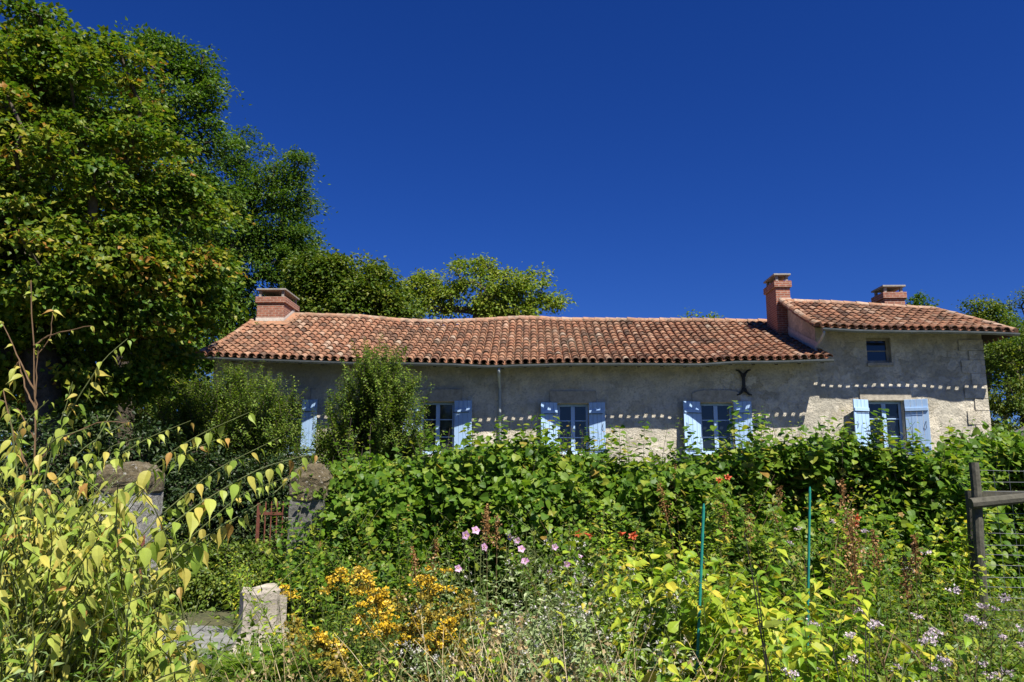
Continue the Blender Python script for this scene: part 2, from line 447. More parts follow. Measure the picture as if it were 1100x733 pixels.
# ------------------------------------------------------------------ trees
def tree(name, label, cat, base, lobes, ncl, per, lsize, mat, rc=0.5, flat=0.6, tmpl=T_FOLD, asp=0.7, trunk_r=0.25, group=None,
         seed=1, shell=0.5, droop=0.25, clump=0.22, lean=(0, 0), bark='bark', fork=0.35, minz=0.4):
    """tapered trunk with limbs that reach every leaf clump; the crown is many single leaves"""
    rng = np.random.default_rng(seed)
    base = np.asarray(base, float)
    root = thing(name, label, cat, tuple(base), group)
    C, R = [], []
    for (c, r) in lobes:
        C.append(c); R.append(r)
    C = np.array(C); R = np.array(R)
    vol = R ** 2.2
    idx = rng.choice(len(C), ncl, p=vol / vol.sum())
    d = rdir(rng, ncl)
    rad = R[idx] * (shell + (1 - shell) * rng.random(ncl) ** 0.5)
    P = C[idx] + d * rad[:, None] * np.array([1, 0.9, 0.95])
    P = P[P[:, 2] > base[2] + minz]
    ncl = len(P)
    # skeleton
    cen = P.mean(0)
    top = cen + np.array([lean[0], lean[1], 0.15 * (P[:, 2].max() - cen[2])])
    tt = np.linspace(0, 1, 9)
    trunk = base + (top - base) * tt[:, None]
    trunk[1:, :2] += rng.normal(0, 0.03 * np.linalg.norm(top - base) ** 0.5, (8, 2)) * np.minimum(1, tt[1:, None] * 3)
    nodes = [p for p in trunk]
    par = [-1] + list(range(8))
    start = max(1, int(fork * 8))
    order = np.argsort(np.linalg.norm(P - cen, axis=1) * 0.7 + np.abs(P[:, 2] - base[2]) * 0.3)
    tips = []
    for q in order:
        A = np.array(nodes)
        dd = np.linalg.norm(A - P[q], axis=1) + np.maximum(0, A[:, 2] - P[q][2]) * 1.2
        dd[:start] += 100
        j = int(np.argmin(dd))
        p0 = A[j]
        L = np.linalg.norm(P[q] - p0)
        k = max(1, int(L / 0.7))
        last = j
        for w in range(1, k + 1):
            f = w / k
            p = p0 + (P[q] - p0) * f
            if w < k: p = p + rng.normal(0, 0.05 * L, 3) + np.array([0, 0, 0.08 * L * math.sin(f * math.pi)])
            nodes.append(p); par.append(last); last = len(nodes) - 1
        tips.append(last)
    A = np.array(nodes)
    load = np.zeros(len(A)); load[tips] = 1
    for i in range(len(A) - 1, 0, -1):
        load[par[i]] += load[i]
    rr = trunk_r * (load / max(load[0], 1)) ** 0.45
    rr = np.maximum(rr, 0.008)
    g = G()
    for i in range(1, len(A)):
        j = par[i]
        r0 = rr[j] if j < 9 and i < 9 else min(rr[j], rr[i] * 1.35)
        if i < 9 and j == 0: r0 *= 1.35
        g.tube([A[j], (A[j] + A[i]) / 2 + rng.normal(0, 0.1 * rr[i], 3), A[i]], [r0, (r0 + rr[i]) / 2, rr[i]], 7 if rr[i] > 0.06 else 4, cap=False)
    g.build('trunk', M[bark], root, smooth=True, origin=None).matrix_parent_inverse.translation = -root.location
    # leaves
    g = G()
    out = nrm(P - cen)
    n = ncl * per
    ci = np.repeat(np.arange(ncl), per)
    rcl = rc * (0.65 + 0.7 * rng.random(ncl))
    off = rng.normal(0, 0.5, (n, 3)) * rcl[ci][:, None]
    off[:, 2] *= flat
    off[:, 2] -= 0.25 * (off[:, :2] ** 2).sum(1) / rcl[ci]          # sprays sag at the rim
    LP = P[ci] + off
    o = nrm(off + out[ci] * rcl[ci][:, None] * 0.8)
    tip = nrm(o * np.array([1, 1, 0.4]) + rng.normal(0, 0.5, (n, 3)) - np.array([0, 0, droop]))
    nor = nrm(np.array([0, 0, 0.8]) + 0.5 * o + rng.normal(0, 0.5, (n, 3)))
    cr = rng.random(ncl)
    r = np.clip(cr[ci] * clump * 2 + rng.random(n) * (1 - clump) - clump * 0.4, 0, 1)
    leaves(g, LP, tip, nor, lsize * (0.6 + 0.7 * rng.random(n)), asp, tmpl, r)
    ob = g.build('crown', mat, root)
    ob.matrix_parent_inverse.translation = -root.location
    return root


def L(*a):
    """lobes given as (photo x, photo y, distance, radius in photo pixels)"""
    return [(at(x, y, Y), r * Y / FPX) for (x, y, Y, r) in a]


# ------------------------------------------------------------------ shoots and garden plants
def path_of(rng, base, az, lean, length, curve, n=9, wob=0.03):
    p = np.array(base, float); d = np.array([math.sin(lean) * math.cos(az), math.sin(lean) * math.sin(az), math.cos(lean)])
    pts = [p.copy()]
    for i in range(n - 1):
        d = d + np.array([math.cos(az) * curve * 0.5, math.sin(az) * curve * 0.5, -curve]) / (n - 1) + rng.normal(0, wob, 3)
        d = d / np.linalg.norm(d)
        p = p + d * length / (n - 1)
        pts.append(p.copy())
    return np.array(pts)


def along(P, f):
    s = np.concatenate([[0], np.cumsum(np.linalg.norm(np.diff(P, axis=0), axis=1))])
    f = np.asarray(f) * s[-1]
    pos = np.stack([np.interp(f, s, P[:, k]) for k in range(3)], -1)
    T = nrm(np.gradient(P, axis=0))
    tan = nrm(np.stack([np.interp(f, s, T[:, k]) for k in range(3)], -1))
    return pos, tan, s[-1]


def leafy(g, rng, P, f0=0.15, f1=1.0, spacing=0.05, size=0.08, asp=0.5, tmpl=T_FOLD, droop=0.3, per=2, taper=0.5, petiole=0.02, r0=0.0, r1=1.0, fwd=0.4):
    _, _, L_ = along(P, [0])
    n = max(2, int(L_ * (f1 - f0) / spacing))
    f = np.repeat(np.linspace(f0, f1, n), per)
    pos, tan, _ = along(P, f)
    ph = np.repeat(np.arange(n) * (math.pi / 2 if per == 2 else 2.4), per) + np.tile(np.arange(per) * 2 * math.pi / per, n) + rng.normal(0, 0.35, n * per)
    ref = np.tile([0.2, 0.3, 0.93], (len(f), 1))
    a = nrm(np.cross(tan, ref + rng.normal(0, 0.01, ref.shape))); b = np.cross(tan, a)
    o = np.cos(ph)[:, None] * a + np.sin(ph)[:, None] * b
    tip = nrm(o + tan * fwd - np.array([0, 0, droop]) + rng.normal(0, 0.2, o.shape))
    nor = nrm(tan * 0.5 + np.array([0, 0, 0.7]) - 0.2 * o + rng.normal(0, 0.25, o.shape))
    sz = size * (1 - taper * np.clip((f - 0.4) / 0.6, 0, 1)) * (0.65 + 0.6 * rng.random(len(f)))
    leaves(g, pos + o * petiole, tip, nor, sz, asp * (0.85 + 0.3 * rng.random(len(f))), tmpl, r0 + (r1 - r0) * rng.random(len(f)))


def florets(g, rng, P, rad, n, size, flat=1.0, tmpl=T_DIAMOND, asp=0.9):
    d = rng.normal(0, 0.5, (n, 3)) * rad; d[:, 2] *= flat
    leaves(g, P + d, rdir(rng, n), rdir(rng, n) + np.array([0, -0.3, 0.8]), size * (0.6 + 0.8 * rng.random(n)), asp, tmpl, rng.random(n))


def reparent(ob, root):
    ob.matrix_parent_inverse.translation = -root.location
    return ob


def plant(name, label, cat, base, n=14, height=0.9, spread=0.25, lean=0.35, curve=0.5, leaf='weed', size=0.07, asp=0.45, spacing=0.05, droop=0.3,
          tmpl=T_FOLD, stem='twig', top=None, topmat=None, topsize=1.0, topfrac=1.0, seed=1, group=None, f0=0.12, per=2, stem_r=0.004, side=0, taper=0.5, jit=0.35):
    """a clump of leafy stems rising from one spot, with the flower heads of its kind"""
    rng = np.random.default_rng(seed)
    base = np.asarray(base, float)
    root = thing(name, label, cat, tuple(base), group)
    gs, gl, gf = G(), G(), G()
    for i in range(n):
        az = rng.random() * 2 * math.pi
        rr = spread * math.sqrt(rng.random())
        b = base + np.array([rr * math.cos(az), rr * math.sin(az), -0.03])
        h = height * (1 - jit + jit * 1.6 * rng.random())
        P = path_of(rng, b, az + rng.normal(0, 0.6), lean * (0.2 + rr / max(spread, 1e-3)) * rng.random() * 1.4, h, curve * rng.random())
        gs.tube(P, np.linspace(stem_r, stem_r * 0.4, len(P)), 4)
        if leaf: leafy(gl, rng, P, f0, 0.97, spacing, size, asp, tmpl, droop, per, taper)
        paths = [P]
        for q in range(side):
            f = 0.45 + 0.5 * rng.random()
            pos, tan, _ = along(P, [f])
            Q = path_of(rng, pos[0], rng.random() * 6.28, 0.7, h * 0.28, 0.2, 5)
            gs.tube(Q, np.linspace(stem_r * 0.6, stem_r * 0.3, 5), 3)
            if leaf: leafy(gl, rng, Q, 0.2, 1, spacing, size * 0.6, asp, tmpl, droop, per)
            paths.append(Q)
        if top and rng.random() < topfrac:
            for Q in paths:
                e = Q[-1]; tn = nrm(Q[-1] - Q[-2])
                if top == 'plume':
                    for w in range(13):
                        az2 = rng.random() * 6.28
                        f = rng.random()
                        S = path_of(rng, e - tn * 0.20 * topsize * f, az2, 0.9 - 0.3 * f, 0.11 * topsize * (0.4 + f), 1.3, 6)
                        gs.tube(S, 0.0012, 3, cap=False)
                        pos, _, _ = along(S, rng.random(26) * 0.85 + 0.15)
                        leaves(gf, pos + rng.normal(0, 0.006, pos.shape), rdir(rng, 26), rdir(rng, 26) + np.array([0, -.3, 1]), 0.019 * (0.6 + 0.8 * rng.random(26)), 0.9, T_DIAMOND, rng.random(26))
                elif top == 'spike':
                    Ls = 0.34 * topsize
                    f = rng.random(230)
                    pos = e - tn * Ls * f[:, None] + rng.normal(0, 0.022 * topsize, (230, 3)) * (0.5 + f[:, None])
                    gk = G()
                    gk.tube([e - tn * Ls, e], [.006, .002], 4)
                    leaves(gk, pos, rdir(rng, 230) - np.array([0, 0, .4]), rdir(rng, 230), 0.020 * (0.6 + 0.8 * rng.random(230)), 0.7, T_DIAMOND, rng.random(230))
                    reparent(gk.build('seed_head', M[topmat], root), root)
                elif top == 'corymb':
                    for w in range(5):
                        florets(gf, rng, e + rng.normal(0, 0.022, 3) * topsize * np.array([1, 1, 0.4]), 0.017 * topsize, 14, 0.013 * topsize, 0.7)
                elif top == 'daisy':
                    for w in range(6):
                        c = e + rng.normal(0, 0.045, 3) * topsize
                        florets(gf, rng, c, 0.012 * topsize, 9, 0.014 * topsize)
                elif top == 'seed':
                    for w in range(7):
                        c = e + rng.normal(0, 0.04, 3) * topsize
                        gs.tube([e - tn * 0.06, (e + c) / 2, c], 0.001, 3, cap=False)
                        florets(gf, rng, c, 0.010 * topsize, 6, 0.011 * topsize)
    reparent(gs.build('stem', M[stem], root), root)
    if leaf and gl.V: reparent(gl.build('foliage', M[leaf], root), root)
    if gf.V: reparent(gf.build('blossom' if top in ('plume', 'corymb', 'daisy') else 'seed_head', M[topmat], root), root)
    return root


# ------------------------------------------------------------------ ground
def gz(x, y):
    """height of the terrain"""
    x = np.asarray(x, float); y = np.asarray(y, float)
    s = np.clip((y - 11.5) / 7.5, 0, 1); s = s * s * (3 - 2 * s)
    far = np.clip((y - 32) / 60, 0, 1)
    return 1.25 * s + far * 2.0


xs = np.unique(np.concatenate([np.linspace(-900, -40, 16), np.linspace(-40, 40, 110), np.linspace(40, 900, 16)]))
ys = np.unique(np.concatenate([np.linspace(-900, -10, 12), np.linspace(-10, 45, 110), np.linspace(45, 1500, 24)]))
X, Y = np.meshgrid(xs, ys)
Z = gz(X, Y) + 0.03 * vnoise(np.stack([X.ravel() * 0.9, Y.ravel() * 0.9, 0 * X.ravel()], -1), 3).reshape(X.shape) * (np.abs(X) < 60) * (Y < 60) - 0.03
nx = len(xs)
i = (np.arange(len(ys) - 1)[:, None] * nx + np.arange(nx - 1)[None]).reshape(-1)
g = G().add(np.stack([X, Y, Z], -1).reshape(-1, 3), np.stack([i, i + 1, i + nx + 1, i + nx], -1))
tag(g.build('ground', M['ground'], smooth=True), kind='structure')

# the path through the gate: an uneven sheet a little above the soil
def sheet(name, mat, pts, z):
    g = G(); n = len(pts)
    V = [(p[0], p[1], z + 0.0 * k) for k, p in enumerate(pts)]
    V += [(p[0], p[1], z - 0.08) for p in pts]
    g.V.append(np.array(V, float)); g.n = 2 * n
    g.F.append(np.array([list(range(n))])); g.R.append(np.array([.5])); g.M.append(np.array([0]))
    F = np.array([(k, k + n, (k + 1) % n + n, (k + 1) % n) for k in range(n)])
    g.F.append(F); g.R.append(np.full(n, .5)); g.M.append(np.zeros(n, int))
    return tag(g.build(name, mat), kind='structure')


sheet('path', M['path'], [(-3.75, 6.75), (-2.75, 6.7), (-2.8, 7.4), (-2.85, 8.0), (-3.1, 8.6), (-3.7, 8.7), (-4.0, 8.2), (-3.9, 7.5)], 0.022)
sheet('sandy_ground', M['sand'], [(-3.75, 5.0), (-2.2, 4.9), (-2.05, 5.8), (-2.35, 6.68), (-3.2, 6.72), (-3.95, 6.7)], 0.016)

# ------------------------------------------------------------------ farmhouse
YF, YE = 22.0, 21.26                                      # wall face, tile edge
house = thing('farmhouse', 'long low stone farmhouse with clay tile roof, blue shutters and a taller end', 'house', (0, YF, 1.2))


def hp(g, name, mat, parent=house, **kw):
    ob = g.build(name, mat, parent, **kw)
    if parent is house: ob.matrix_parent_inverse.translation = -house.location
    return ob


EAVE = [(205, 384), (300, 386.5), (400, 389.5), (540, 392), (640, 391.5), (760, 390), (893, 387)]
RIDGE = [(285, 341), (320, 341.5), (380, 343), (430, 346.5), (480, 348.5), (520, 347), (560, 344), (620, 346), (700, 347.5), (832, 347.5)]
XE1 = at(893, 386, YE)[0]
YR = YE * 1.0
for _ in range(400):                                       # the ridge lies where the right hand verge runs straight back
    if at(830, 343, YR)[0] >= XE1: break
    YR += 0.02
ep = np.array([at(x, y, YE) for x, y in EAVE]); rp = np.array([at(x, y, YR) for x, y in RIDGE])
XL, XG = at(214, 385, YE)[0], XE1 - 0.12                   # left verge, gable wall of the taller end


def main_surf(X, t):
    ze = np.interp(X, ep[:, 0], ep[:, 2]); zr = np.interp(X, rp[:, 0], rp[:, 2])
    s = -0.07 * np.sin(math.pi * t) + 0.03 * vnoise(np.array([[X * 0.9, t * 3, 0]]), 5)[0]
    return np.array([X, YE + (YR - YE) * t, ze + (zr - ze) * t + s])


# taller end
YR2 = 24.2
EAVE2 = [(870, 353), (980, 355.5), (1094, 358)]
RIDGE2 = [(838, 326), (900, 328.5), (985, 334)]
e2 = np.array([at(x, y, YE) for x, y in EAVE2]); r2 = np.array([at(x, y, YR2) for x, y in RIDGE2])
XW0, XW1 = XG - 0.2, at(1090, 357, YE)[0]                 # roof edges of the taller end
XH = at(1000, 337, YR2)[0]                                 # where its hip begins
XWALL = at(1055.5, 375, YF)[0]


def wing_surf(X, t):
    ze = np.interp(X, e2[:, 0], e2[:, 2]); zr = np.interp(X, r2[:, 0], r2[:, 2])
    s = -0.04 * np.sin(math.pi * t) + 0.02 * vnoise(np.array([[X * 0.9, t * 3, 4]]), 5)[0]
    return np.array([X, YE + (YR2 - YE) * t, ze + (zr - ze) * t + s])


def hip_surf(u, t):
    """right hand hip: u runs along y, t climbs towards the ridge end"""
    zc = wing_surf(XW1, 0)[2]; pt = wing_surf(XH, 1)
    return np.array([XW1 + (XH - XW1) * t, u, zc + (pt[2] - zc) * t])


def tiles(g, rng, surf, u0, u1, pitch, rows, tlim=lambda u: (0, 1), flip=1):
    """rows of half round canal tiles: covers over channels"""
    n = int(round((u1 - u0) / pitch)); pitch = (u1 - u0) / n
    k = 7
    ang = np.linspace(0, math.pi, k)
    for c in range(n * 2 + 1):
        cover = c % 2 == 0
        u = u0 + c * pitch / 2
        lo, hi = tlim(u)
        colr = rng.normal(0, 0.07)
        for q in range(rows):
            t0, t1 = q / rows, (q + 1.28) / rows
            if t0 < lo - 0.02 or t0 > hi - 0.3 / rows: continue
            t1 = min(t1, hi + 0.01)
            p0, p1 = surf(u, t0), surf(u, t1)
            pu = surf(u + 0.05, t0) - surf(u - 0.05, t0)
            up = nrm(p1 - p0); sd = nrm(pu - (pu @ up) * up); nn = nrm(np.cross(sd, up))
            if nn[2] < 0: nn = -nn
            j = rng.normal(0, 1, 3)
            r0, r1 = (0.103, 0.078) if cover else (0.066, 0.07)
            yaw = sd * j[0] * 0.009
            sgn = 1 if cover else -1
            base_h = 0.040 if cover else 0.070
            p0 = p0 + nn * (base_h + 0.022 + (0.006 if q else 0.002) * j[1]) - up * (0.015 * j[2] if q else 0.003 * j[2])
            if q == 0 and not cover: p0 = p0 - up * 0.075
            p1 = p1 + nn * (base_h + 0.0) + yaw
            a = np.cos(ang)[:, None] * sd
            b = np.sin(ang)[:, None] * nn * sgn
            th = 0.016
            if cover and q == 0: b = b * 1.12
            O0 = p0 + r0 * (a + b * 0.9); O1 = p1 + r1 * (a + b * 0.9)
            I0 = p0 + (r0 - th) * (a + b * 0.9); I1 = p1 + (r1 - th) * (a + b * 0.9)
            V = np.concatenate([O0, O1, I0, I1])
            F = []
            for w in range(k - 1):
                F.append((w, w + 1, k + w + 1, k + w))
                F.append((w, 2 * k + w, 2 * k + w + 1, w + 1))
                if q == 0 or not cover: F.append((2 * k + w, 3 * k + w, 3 * k + w + 1, 2 * k + w + 1))
            val = np.clip(0.46 + colr + rng.normal(0, 0.19) - (0.0 if cover else 0.12), 0, 1)
            g.add(V, np.array(F), val)


def ridge_tiles(g, rng, P, rad=0.115, step=0.36, lo=0.35, hi=1.0):
    s = np.concatenate([[0], np.cumsum(np.linalg.norm(np.diff(P, axis=0), axis=1))])
    n = max(1, int(s[-1] / step))
    k = 8
    ang = np.linspace(-0.25, math.pi + 0.25, k)
    for i in range(n):
        a, _, _ = along(P, [i / n]); b, _, _ = along(P, [min(1, (i + 1.15) / n)])
        a, b = a[0], b[0]
        d = nrm(b - a); sd = nrm(np.cross(d, [0, 0, 1])); nn = np.cross(sd, d)
        j = rng.normal(0, 0.008, 3)
        O0 = a + j + (rad + .012) * (np.cos(ang)[:, None] * sd + np.sin(ang)[:, None] * nn)
        O1 = b + rad * 0.92 * (np.cos(ang)[:, None] * sd + np.sin(ang)[:, None] * nn)
        F = [(w, w + 1, k + w + 1, k + w) for w in range(k - 1)]
        g.add(np.concatenate([O0, O1]), np.array(F), lo + (hi - lo) * rng.random())
        g.add(O0, np.array([list(range(k))]), 0.3)


rng = np.random.default_rng(11)
g = G()
tiles(g, rng, main_surf, XL + 0.1, XE1 - 0.05, 0.226, 15)
roof = hp(g, 'roof', M['tile'], smooth=False)
g = G()                                                    # boards below the tiles, held back from the eave, and the rear slope
US = np.linspace(XL, XG + 0.05, 40)
for a, b in zip(US[:-1], US[1:]):
    q = [main_surf(a, 0.055), main_surf(b, 0.055), main_surf(b, 1), main_surf(a, 1)]
    dz = np.array([0, 0, -0.035])
    g.add([v + dz for v in q], [(0, 1, 2, 3)])
    ra, rb = main_surf(a, 1) + dz, main_surf(b, 1) + dz
    g.add([ra, rb, rb + np.array([0, YR - YE, ep[:, 2].mean() - rb[2]]), ra + np.array([0, YR - YE, ep[:, 2].mean() - ra[2]])], [(0, 1, 2, 3)])
hp(g, 'roof_boards', M['rafter'], roof).matrix_parent_inverse.translation = (0, 0, 0)
g = G(); ridge_tiles(g, rng, np.array([main_surf(x, 1) + np.array([0, 0, 0.05]) for x in np.linspace(XL, XG - 0.02, 40)]), 0.11, 0.36, 0.7, 1.0)
hp(g, 'ridge_tiles', M['tile'], roof)
g = G(); ridge_tiles(g, rng, np.array([main_surf(XL - 0.02, t) + np.array([0, 0, 0.09]) for t in np.linspace(0, 1, 12)]), 0.095, 0.36, 0.5, 1.0)
hp(g, 'verge_tiles', M['tile'], roof)
for x in np.arange(XL + 0.25, XG, 0.62):
    a, b = main_surf(x, 0.035), main_surf(x, 0.16)
    for (p, q) in ((a, b),):
        o = np.array([0, 0, -0.09])
        V = []
        for w in (p, q):
            for dx in (-0.04, 0.04):
                for dzz in (-0.05, 0.05): V.append(w + o + np.array([dx, 0, dzz]))
        G().add(V, [(0, 1, 3, 2), (4, 6, 7, 5), (0, 4, 5, 1), (2, 3, 7, 6), (0, 2, 6, 4), (1, 5, 7, 3)]).build('rafter', M['rafter'], roof)

g = G()
hipx = lambda X: (0, 1) if X <= XH else (0, max(0.02, (XW1 - X) / (XW1 - XH)))
tiles(g, rng, wing_surf, XW0, XW1, 0.226, 9, hipx)
tiles(g, rng, hip_surf, YE, 2 * YR2 - YE, 0.226, 6, lambda u: (0, max(0.02, 1 - abs(u - YR2) / (YR2 - YE))))
roof2 = hp(g, 'roof', M['tile'])
tag(roof2, 'shorter tiled roof of the taller end, hipped on the right')
g = G()
US = np.linspace(XW0 + 0.02, XW1 - 0.02, 24)
dz = np.array([0, 0, -0.035])
for a, b in zip(US[:-1], US[1:]):
    ta, tb = hipx(a)[1], hipx(b)[1]
    if min(ta, tb) < 0.1: continue
    g.add([wing_surf(a, .09) + dz, wing_surf(b, .09) + dz, wing_surf(b, tb) + dz, wing_surf(a, ta) + dz], [(0, 1, 2, 3)])
    if b <= XH + 0.3:
        ra, rb = wing_surf(a, ta) + dz, wing_surf(b, tb) + dz
        g.add([ra, rb, np.array([b, 2 * YR2 - YE, e2[:, 2].mean()]), np.array([a, 2 * YR2 - YE, e2[:, 2].mean()])], [(0, 1, 2, 3)])
pt = wing_surf(XH, 1)
g.add([hip_surf(YE + .1, .04) + dz, hip_surf(2 * YR2 - YE - .1, .04) + dz, pt + dz], [(0, 1, 2)])
g.add([np.array([XH - .3, 2 * YR2 - YE, e2[:, 2].mean()]), hip_surf(2 * YR2 - YE - .1, .04) + dz, pt + dz], [(0, 1, 2)])
hp(g, 'roof_boards', M['rafter'], roof2)
g = G()
ridge_tiles(g, rng, np.array([wing_surf(x, 1) + np.array([0, 0, 0.05]) for x in np.linspace(XW0, XH, 14)]), 0.105, 0.36, 0.6, 1)
hp(g, 'ridge_tiles', M['tile'], roof2)
g = G()
ridge_tiles(g, rng, np.array([wing_surf(XW1, 0) * (1 - t) + pt * t + np.array([0, 0, 0.06]) for t in np.linspace(0, 1, 10)]), 0.1, 0.36, 0.6, 1)
hp(g, 'hip_tiles', M['tile'], roof2)
g = G()
ridge_tiles(g, rng, np.array([wing_surf(XW0 + 0.02, t) + np.array([0, 0, 0.085]) for t in np.linspace(0, 1, 10)]), 0.1, 0.34, 0.5, 1)
hp(g, 'verge_tiles', M['tile'], roof2)

# --- walls: the openings are cut out of a displaced grid
ZB = 0.7


def opening(x0, x1, ytop, zbot):
    a, b = at(x0, ytop, YF), at(x1, ytop, YF)
    return [a[0], b[0], zbot, a[2]]


SILL = at(770, 488, YF)[2]
WIN = {'w0': opening(292, 325, 431, SILL), 'w1': opening(463, 488, 432, SILL), 'w2': opening(599, 632, 434, SILL),
       'w3': opening(752, 787, 433, SILL), 'w4': opening(932, 970, 431, SILL), 'w5': opening(930, 956, 363, at(940, 390, YF)[2])}
WIN['w1'][0] = at(452, 432, YF)[0]


def cut_wall(g, x0, x1, z0, ztop, holes, depth=0.24, step=0.09, seed=0):
    ex = sorted({x0, x1} | {h[k] for h in holes for k in (0, 1)}); zt = max(ztop(x) for x in np.linspace(x0, x1, 9))
    ez = sorted({z0, zt} | {h[k] for h in holes for k in (2, 3)})
    ref = lambda E: np.array(sorted(set(np.concatenate([np.linspace(a, b, max(2, int((b - a) / step) + 1)) for a, b in zip(E[:-1], E[1:])]).round(5))))
    gx, gzv = ref(ex), ref(ez)
    XX, ZZ = np.meshgrid(gx, gzv)
    tops = np.array([ztop(x) for x in gx])
    scale = (tops - z0) / (zt - z0)
    hmax = max([h[3] for h in holes] + [z0])
    ZZ2 = np.where(ZZ > hmax, hmax + (ZZ - hmax) * ((tops - hmax) / (zt - hmax))[None, :], ZZ)
    pts = np.stack([XX.ravel(), 0 * XX.ravel(), ZZ2.ravel()], -1)
    d = 0.016 * vnoise(pts * 3.1, seed) + 0.010 * vnoise(pts * 7.7, seed + 1) + 0.02 * vnoise(pts * 0.6, seed + 2)
    V = np.stack([XX.ravel(), YF + d, ZZ2.ravel()], -1)
    nx = len(gx)
    F = []
    for r in range(len(gzv) - 1):
        for c in range(nx - 1):
            cx_, cz_ = (gx[c] + gx[c + 1]) / 2, (gzv[r] + gzv[r + 1]) / 2
            if any(h[0] < cx_ < h[1] and h[2] < cz_ < h[3] for h in holes): continue
            k = r * nx + c
            F.append((k, k + 1, k + nx + 1, k + nx))
    g.add(V, np.array(F))
    for (a, b, c, e) in holes:
        y0, y1 = YF - 0.004, YF + depth
        g.add([(a, y0, c), (a, y1, c), (a, y1, e), (a, y0, e)], [(0, 1, 2, 3)])
        g.add([(b, y0, c), (b, y0, e), (b, y1, e), (b, y1, c)], [(0, 1, 2, 3)])
        g.add([(a, y0, e), (b, y0, e), (b, y1, e), (a, y1, e)], [(0, 1, 2, 3)])
        g.add([(a, y0, c), (a, y1, c), (b, y1, c), (b, y0, c)], [(0, 1, 2, 3)])


def top_main(x): return float(main_surf(x, (YF - YE) / (YR - YE))[2] - 0.03)
def top_wing(x): return float(wing_surf(min(x, XW1), (YF - YE) / (YR2 - YE))[2] - 0.03)


YB = 2 * YR - YF
g = G()
cut_wall(g, XL + 0.12, XG, ZB, top_main, [WIN[k] for k in ('w0', 'w1', 'w2', 'w3')], seed=3)
zr_ = main_surf(XL + .1, 1)[2] - 0.05; ze_ = top_main(XL + .12)
g.add([(XL + .12, YF, ZB), (XL + .12, YF, ze_), (XL + .12, YR, zr_), (XL + .12, YB, ze_), (XL + .12, YB, ZB)], [(0, 1, 2, 3, 4)])
g.add([(XL + .12, YB, ZB), (XL + .12, YB, ze_), (XG + 1, YB, ze_), (XG + 1, YB, ZB)], [(0, 1, 2, 3)])
g.add([(XG + 0.002, YF + 0.4, ZB), (XG + 0.002, YR, ZB), (XG + 0.002, YR, zr_ - .1), (XG + 0.002, YF + .4, ze_)], [(0, 1, 2, 3)])
hp(g, 'wall', M['wall'])
g = G()
cut_wall(g, XG, XWALL, ZB, top_wing, [WIN['w4'], WIN['w5']], seed=9)
YB2 = 2 * YR2 - YF
for xx in (XG, XWALL):
    peak = [(xx, YR2, wing_surf(XG, 1)[2] - 0.04)] if xx == XG else []
    V = [(xx, YF, ZB), (xx, YF, top_wing(xx))] + peak + [(xx, YB2, top_wing(xx)), (xx, YB2, ZB)]
    g.add(V, [tuple(range(len(V)))])
g.add([(XG, YB2, ZB), (XWALL, YB2, ZB), (XWALL, YB2, top_wing(XWALL)), (XG, YB2, top_wing(XG))], [(0, 1, 2, 3)])
zq = ZB; k = 0
rq = np.random.default_rng(5)
while zq < top_wing(XWALL) - 0.35:                          # dressed corner stones
    h = 0.26 + 0.14 * rq.random(); w = (0.58 if k % 2 else 0.32) + 0.08 * rq.random()
    g.box(XWALL - w, XWALL + 0.012 + 0.008 * rq.random(), YF - 0.014 - 0.006 * rq.random(), YF + (0.35 if k % 2 else 0.6), zq + 0.008, zq + h - 0.008, m=0)
    zq += h; k += 1
wing_wall = hp(g, 'wall', [M['wall'], M['dressed']])
tag(wing_wall, 'higher sunlit stone wall of the taller end')
g = G()                                                     # lead strip where the low roof meets the gable wall
for t0, t1 in zip(np.linspace(0.12, 0.92, 9)[:-1], np.linspace(0.12, 0.92, 9)[1:]):
    a, b = main_surf(XG - .02, t0), main_surf(XG - .02, t1)
    V = [a + (0, 0, .02), b + (0, 0, .02), b + (0, 0, .36), a + (0, 0, .36)]
    V = [np.array([XG - 0.018, v[1], v[2]]) for v in V]
    g.add(V, [(0, 1, 2, 3)])
hp(g, 'flashing', M['mortar'])
# upright sheet inside; the darkness of the rooms is put into its colour
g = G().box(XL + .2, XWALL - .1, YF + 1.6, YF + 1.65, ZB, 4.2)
hp(g, 'room_dark_sheet', M['interior'])


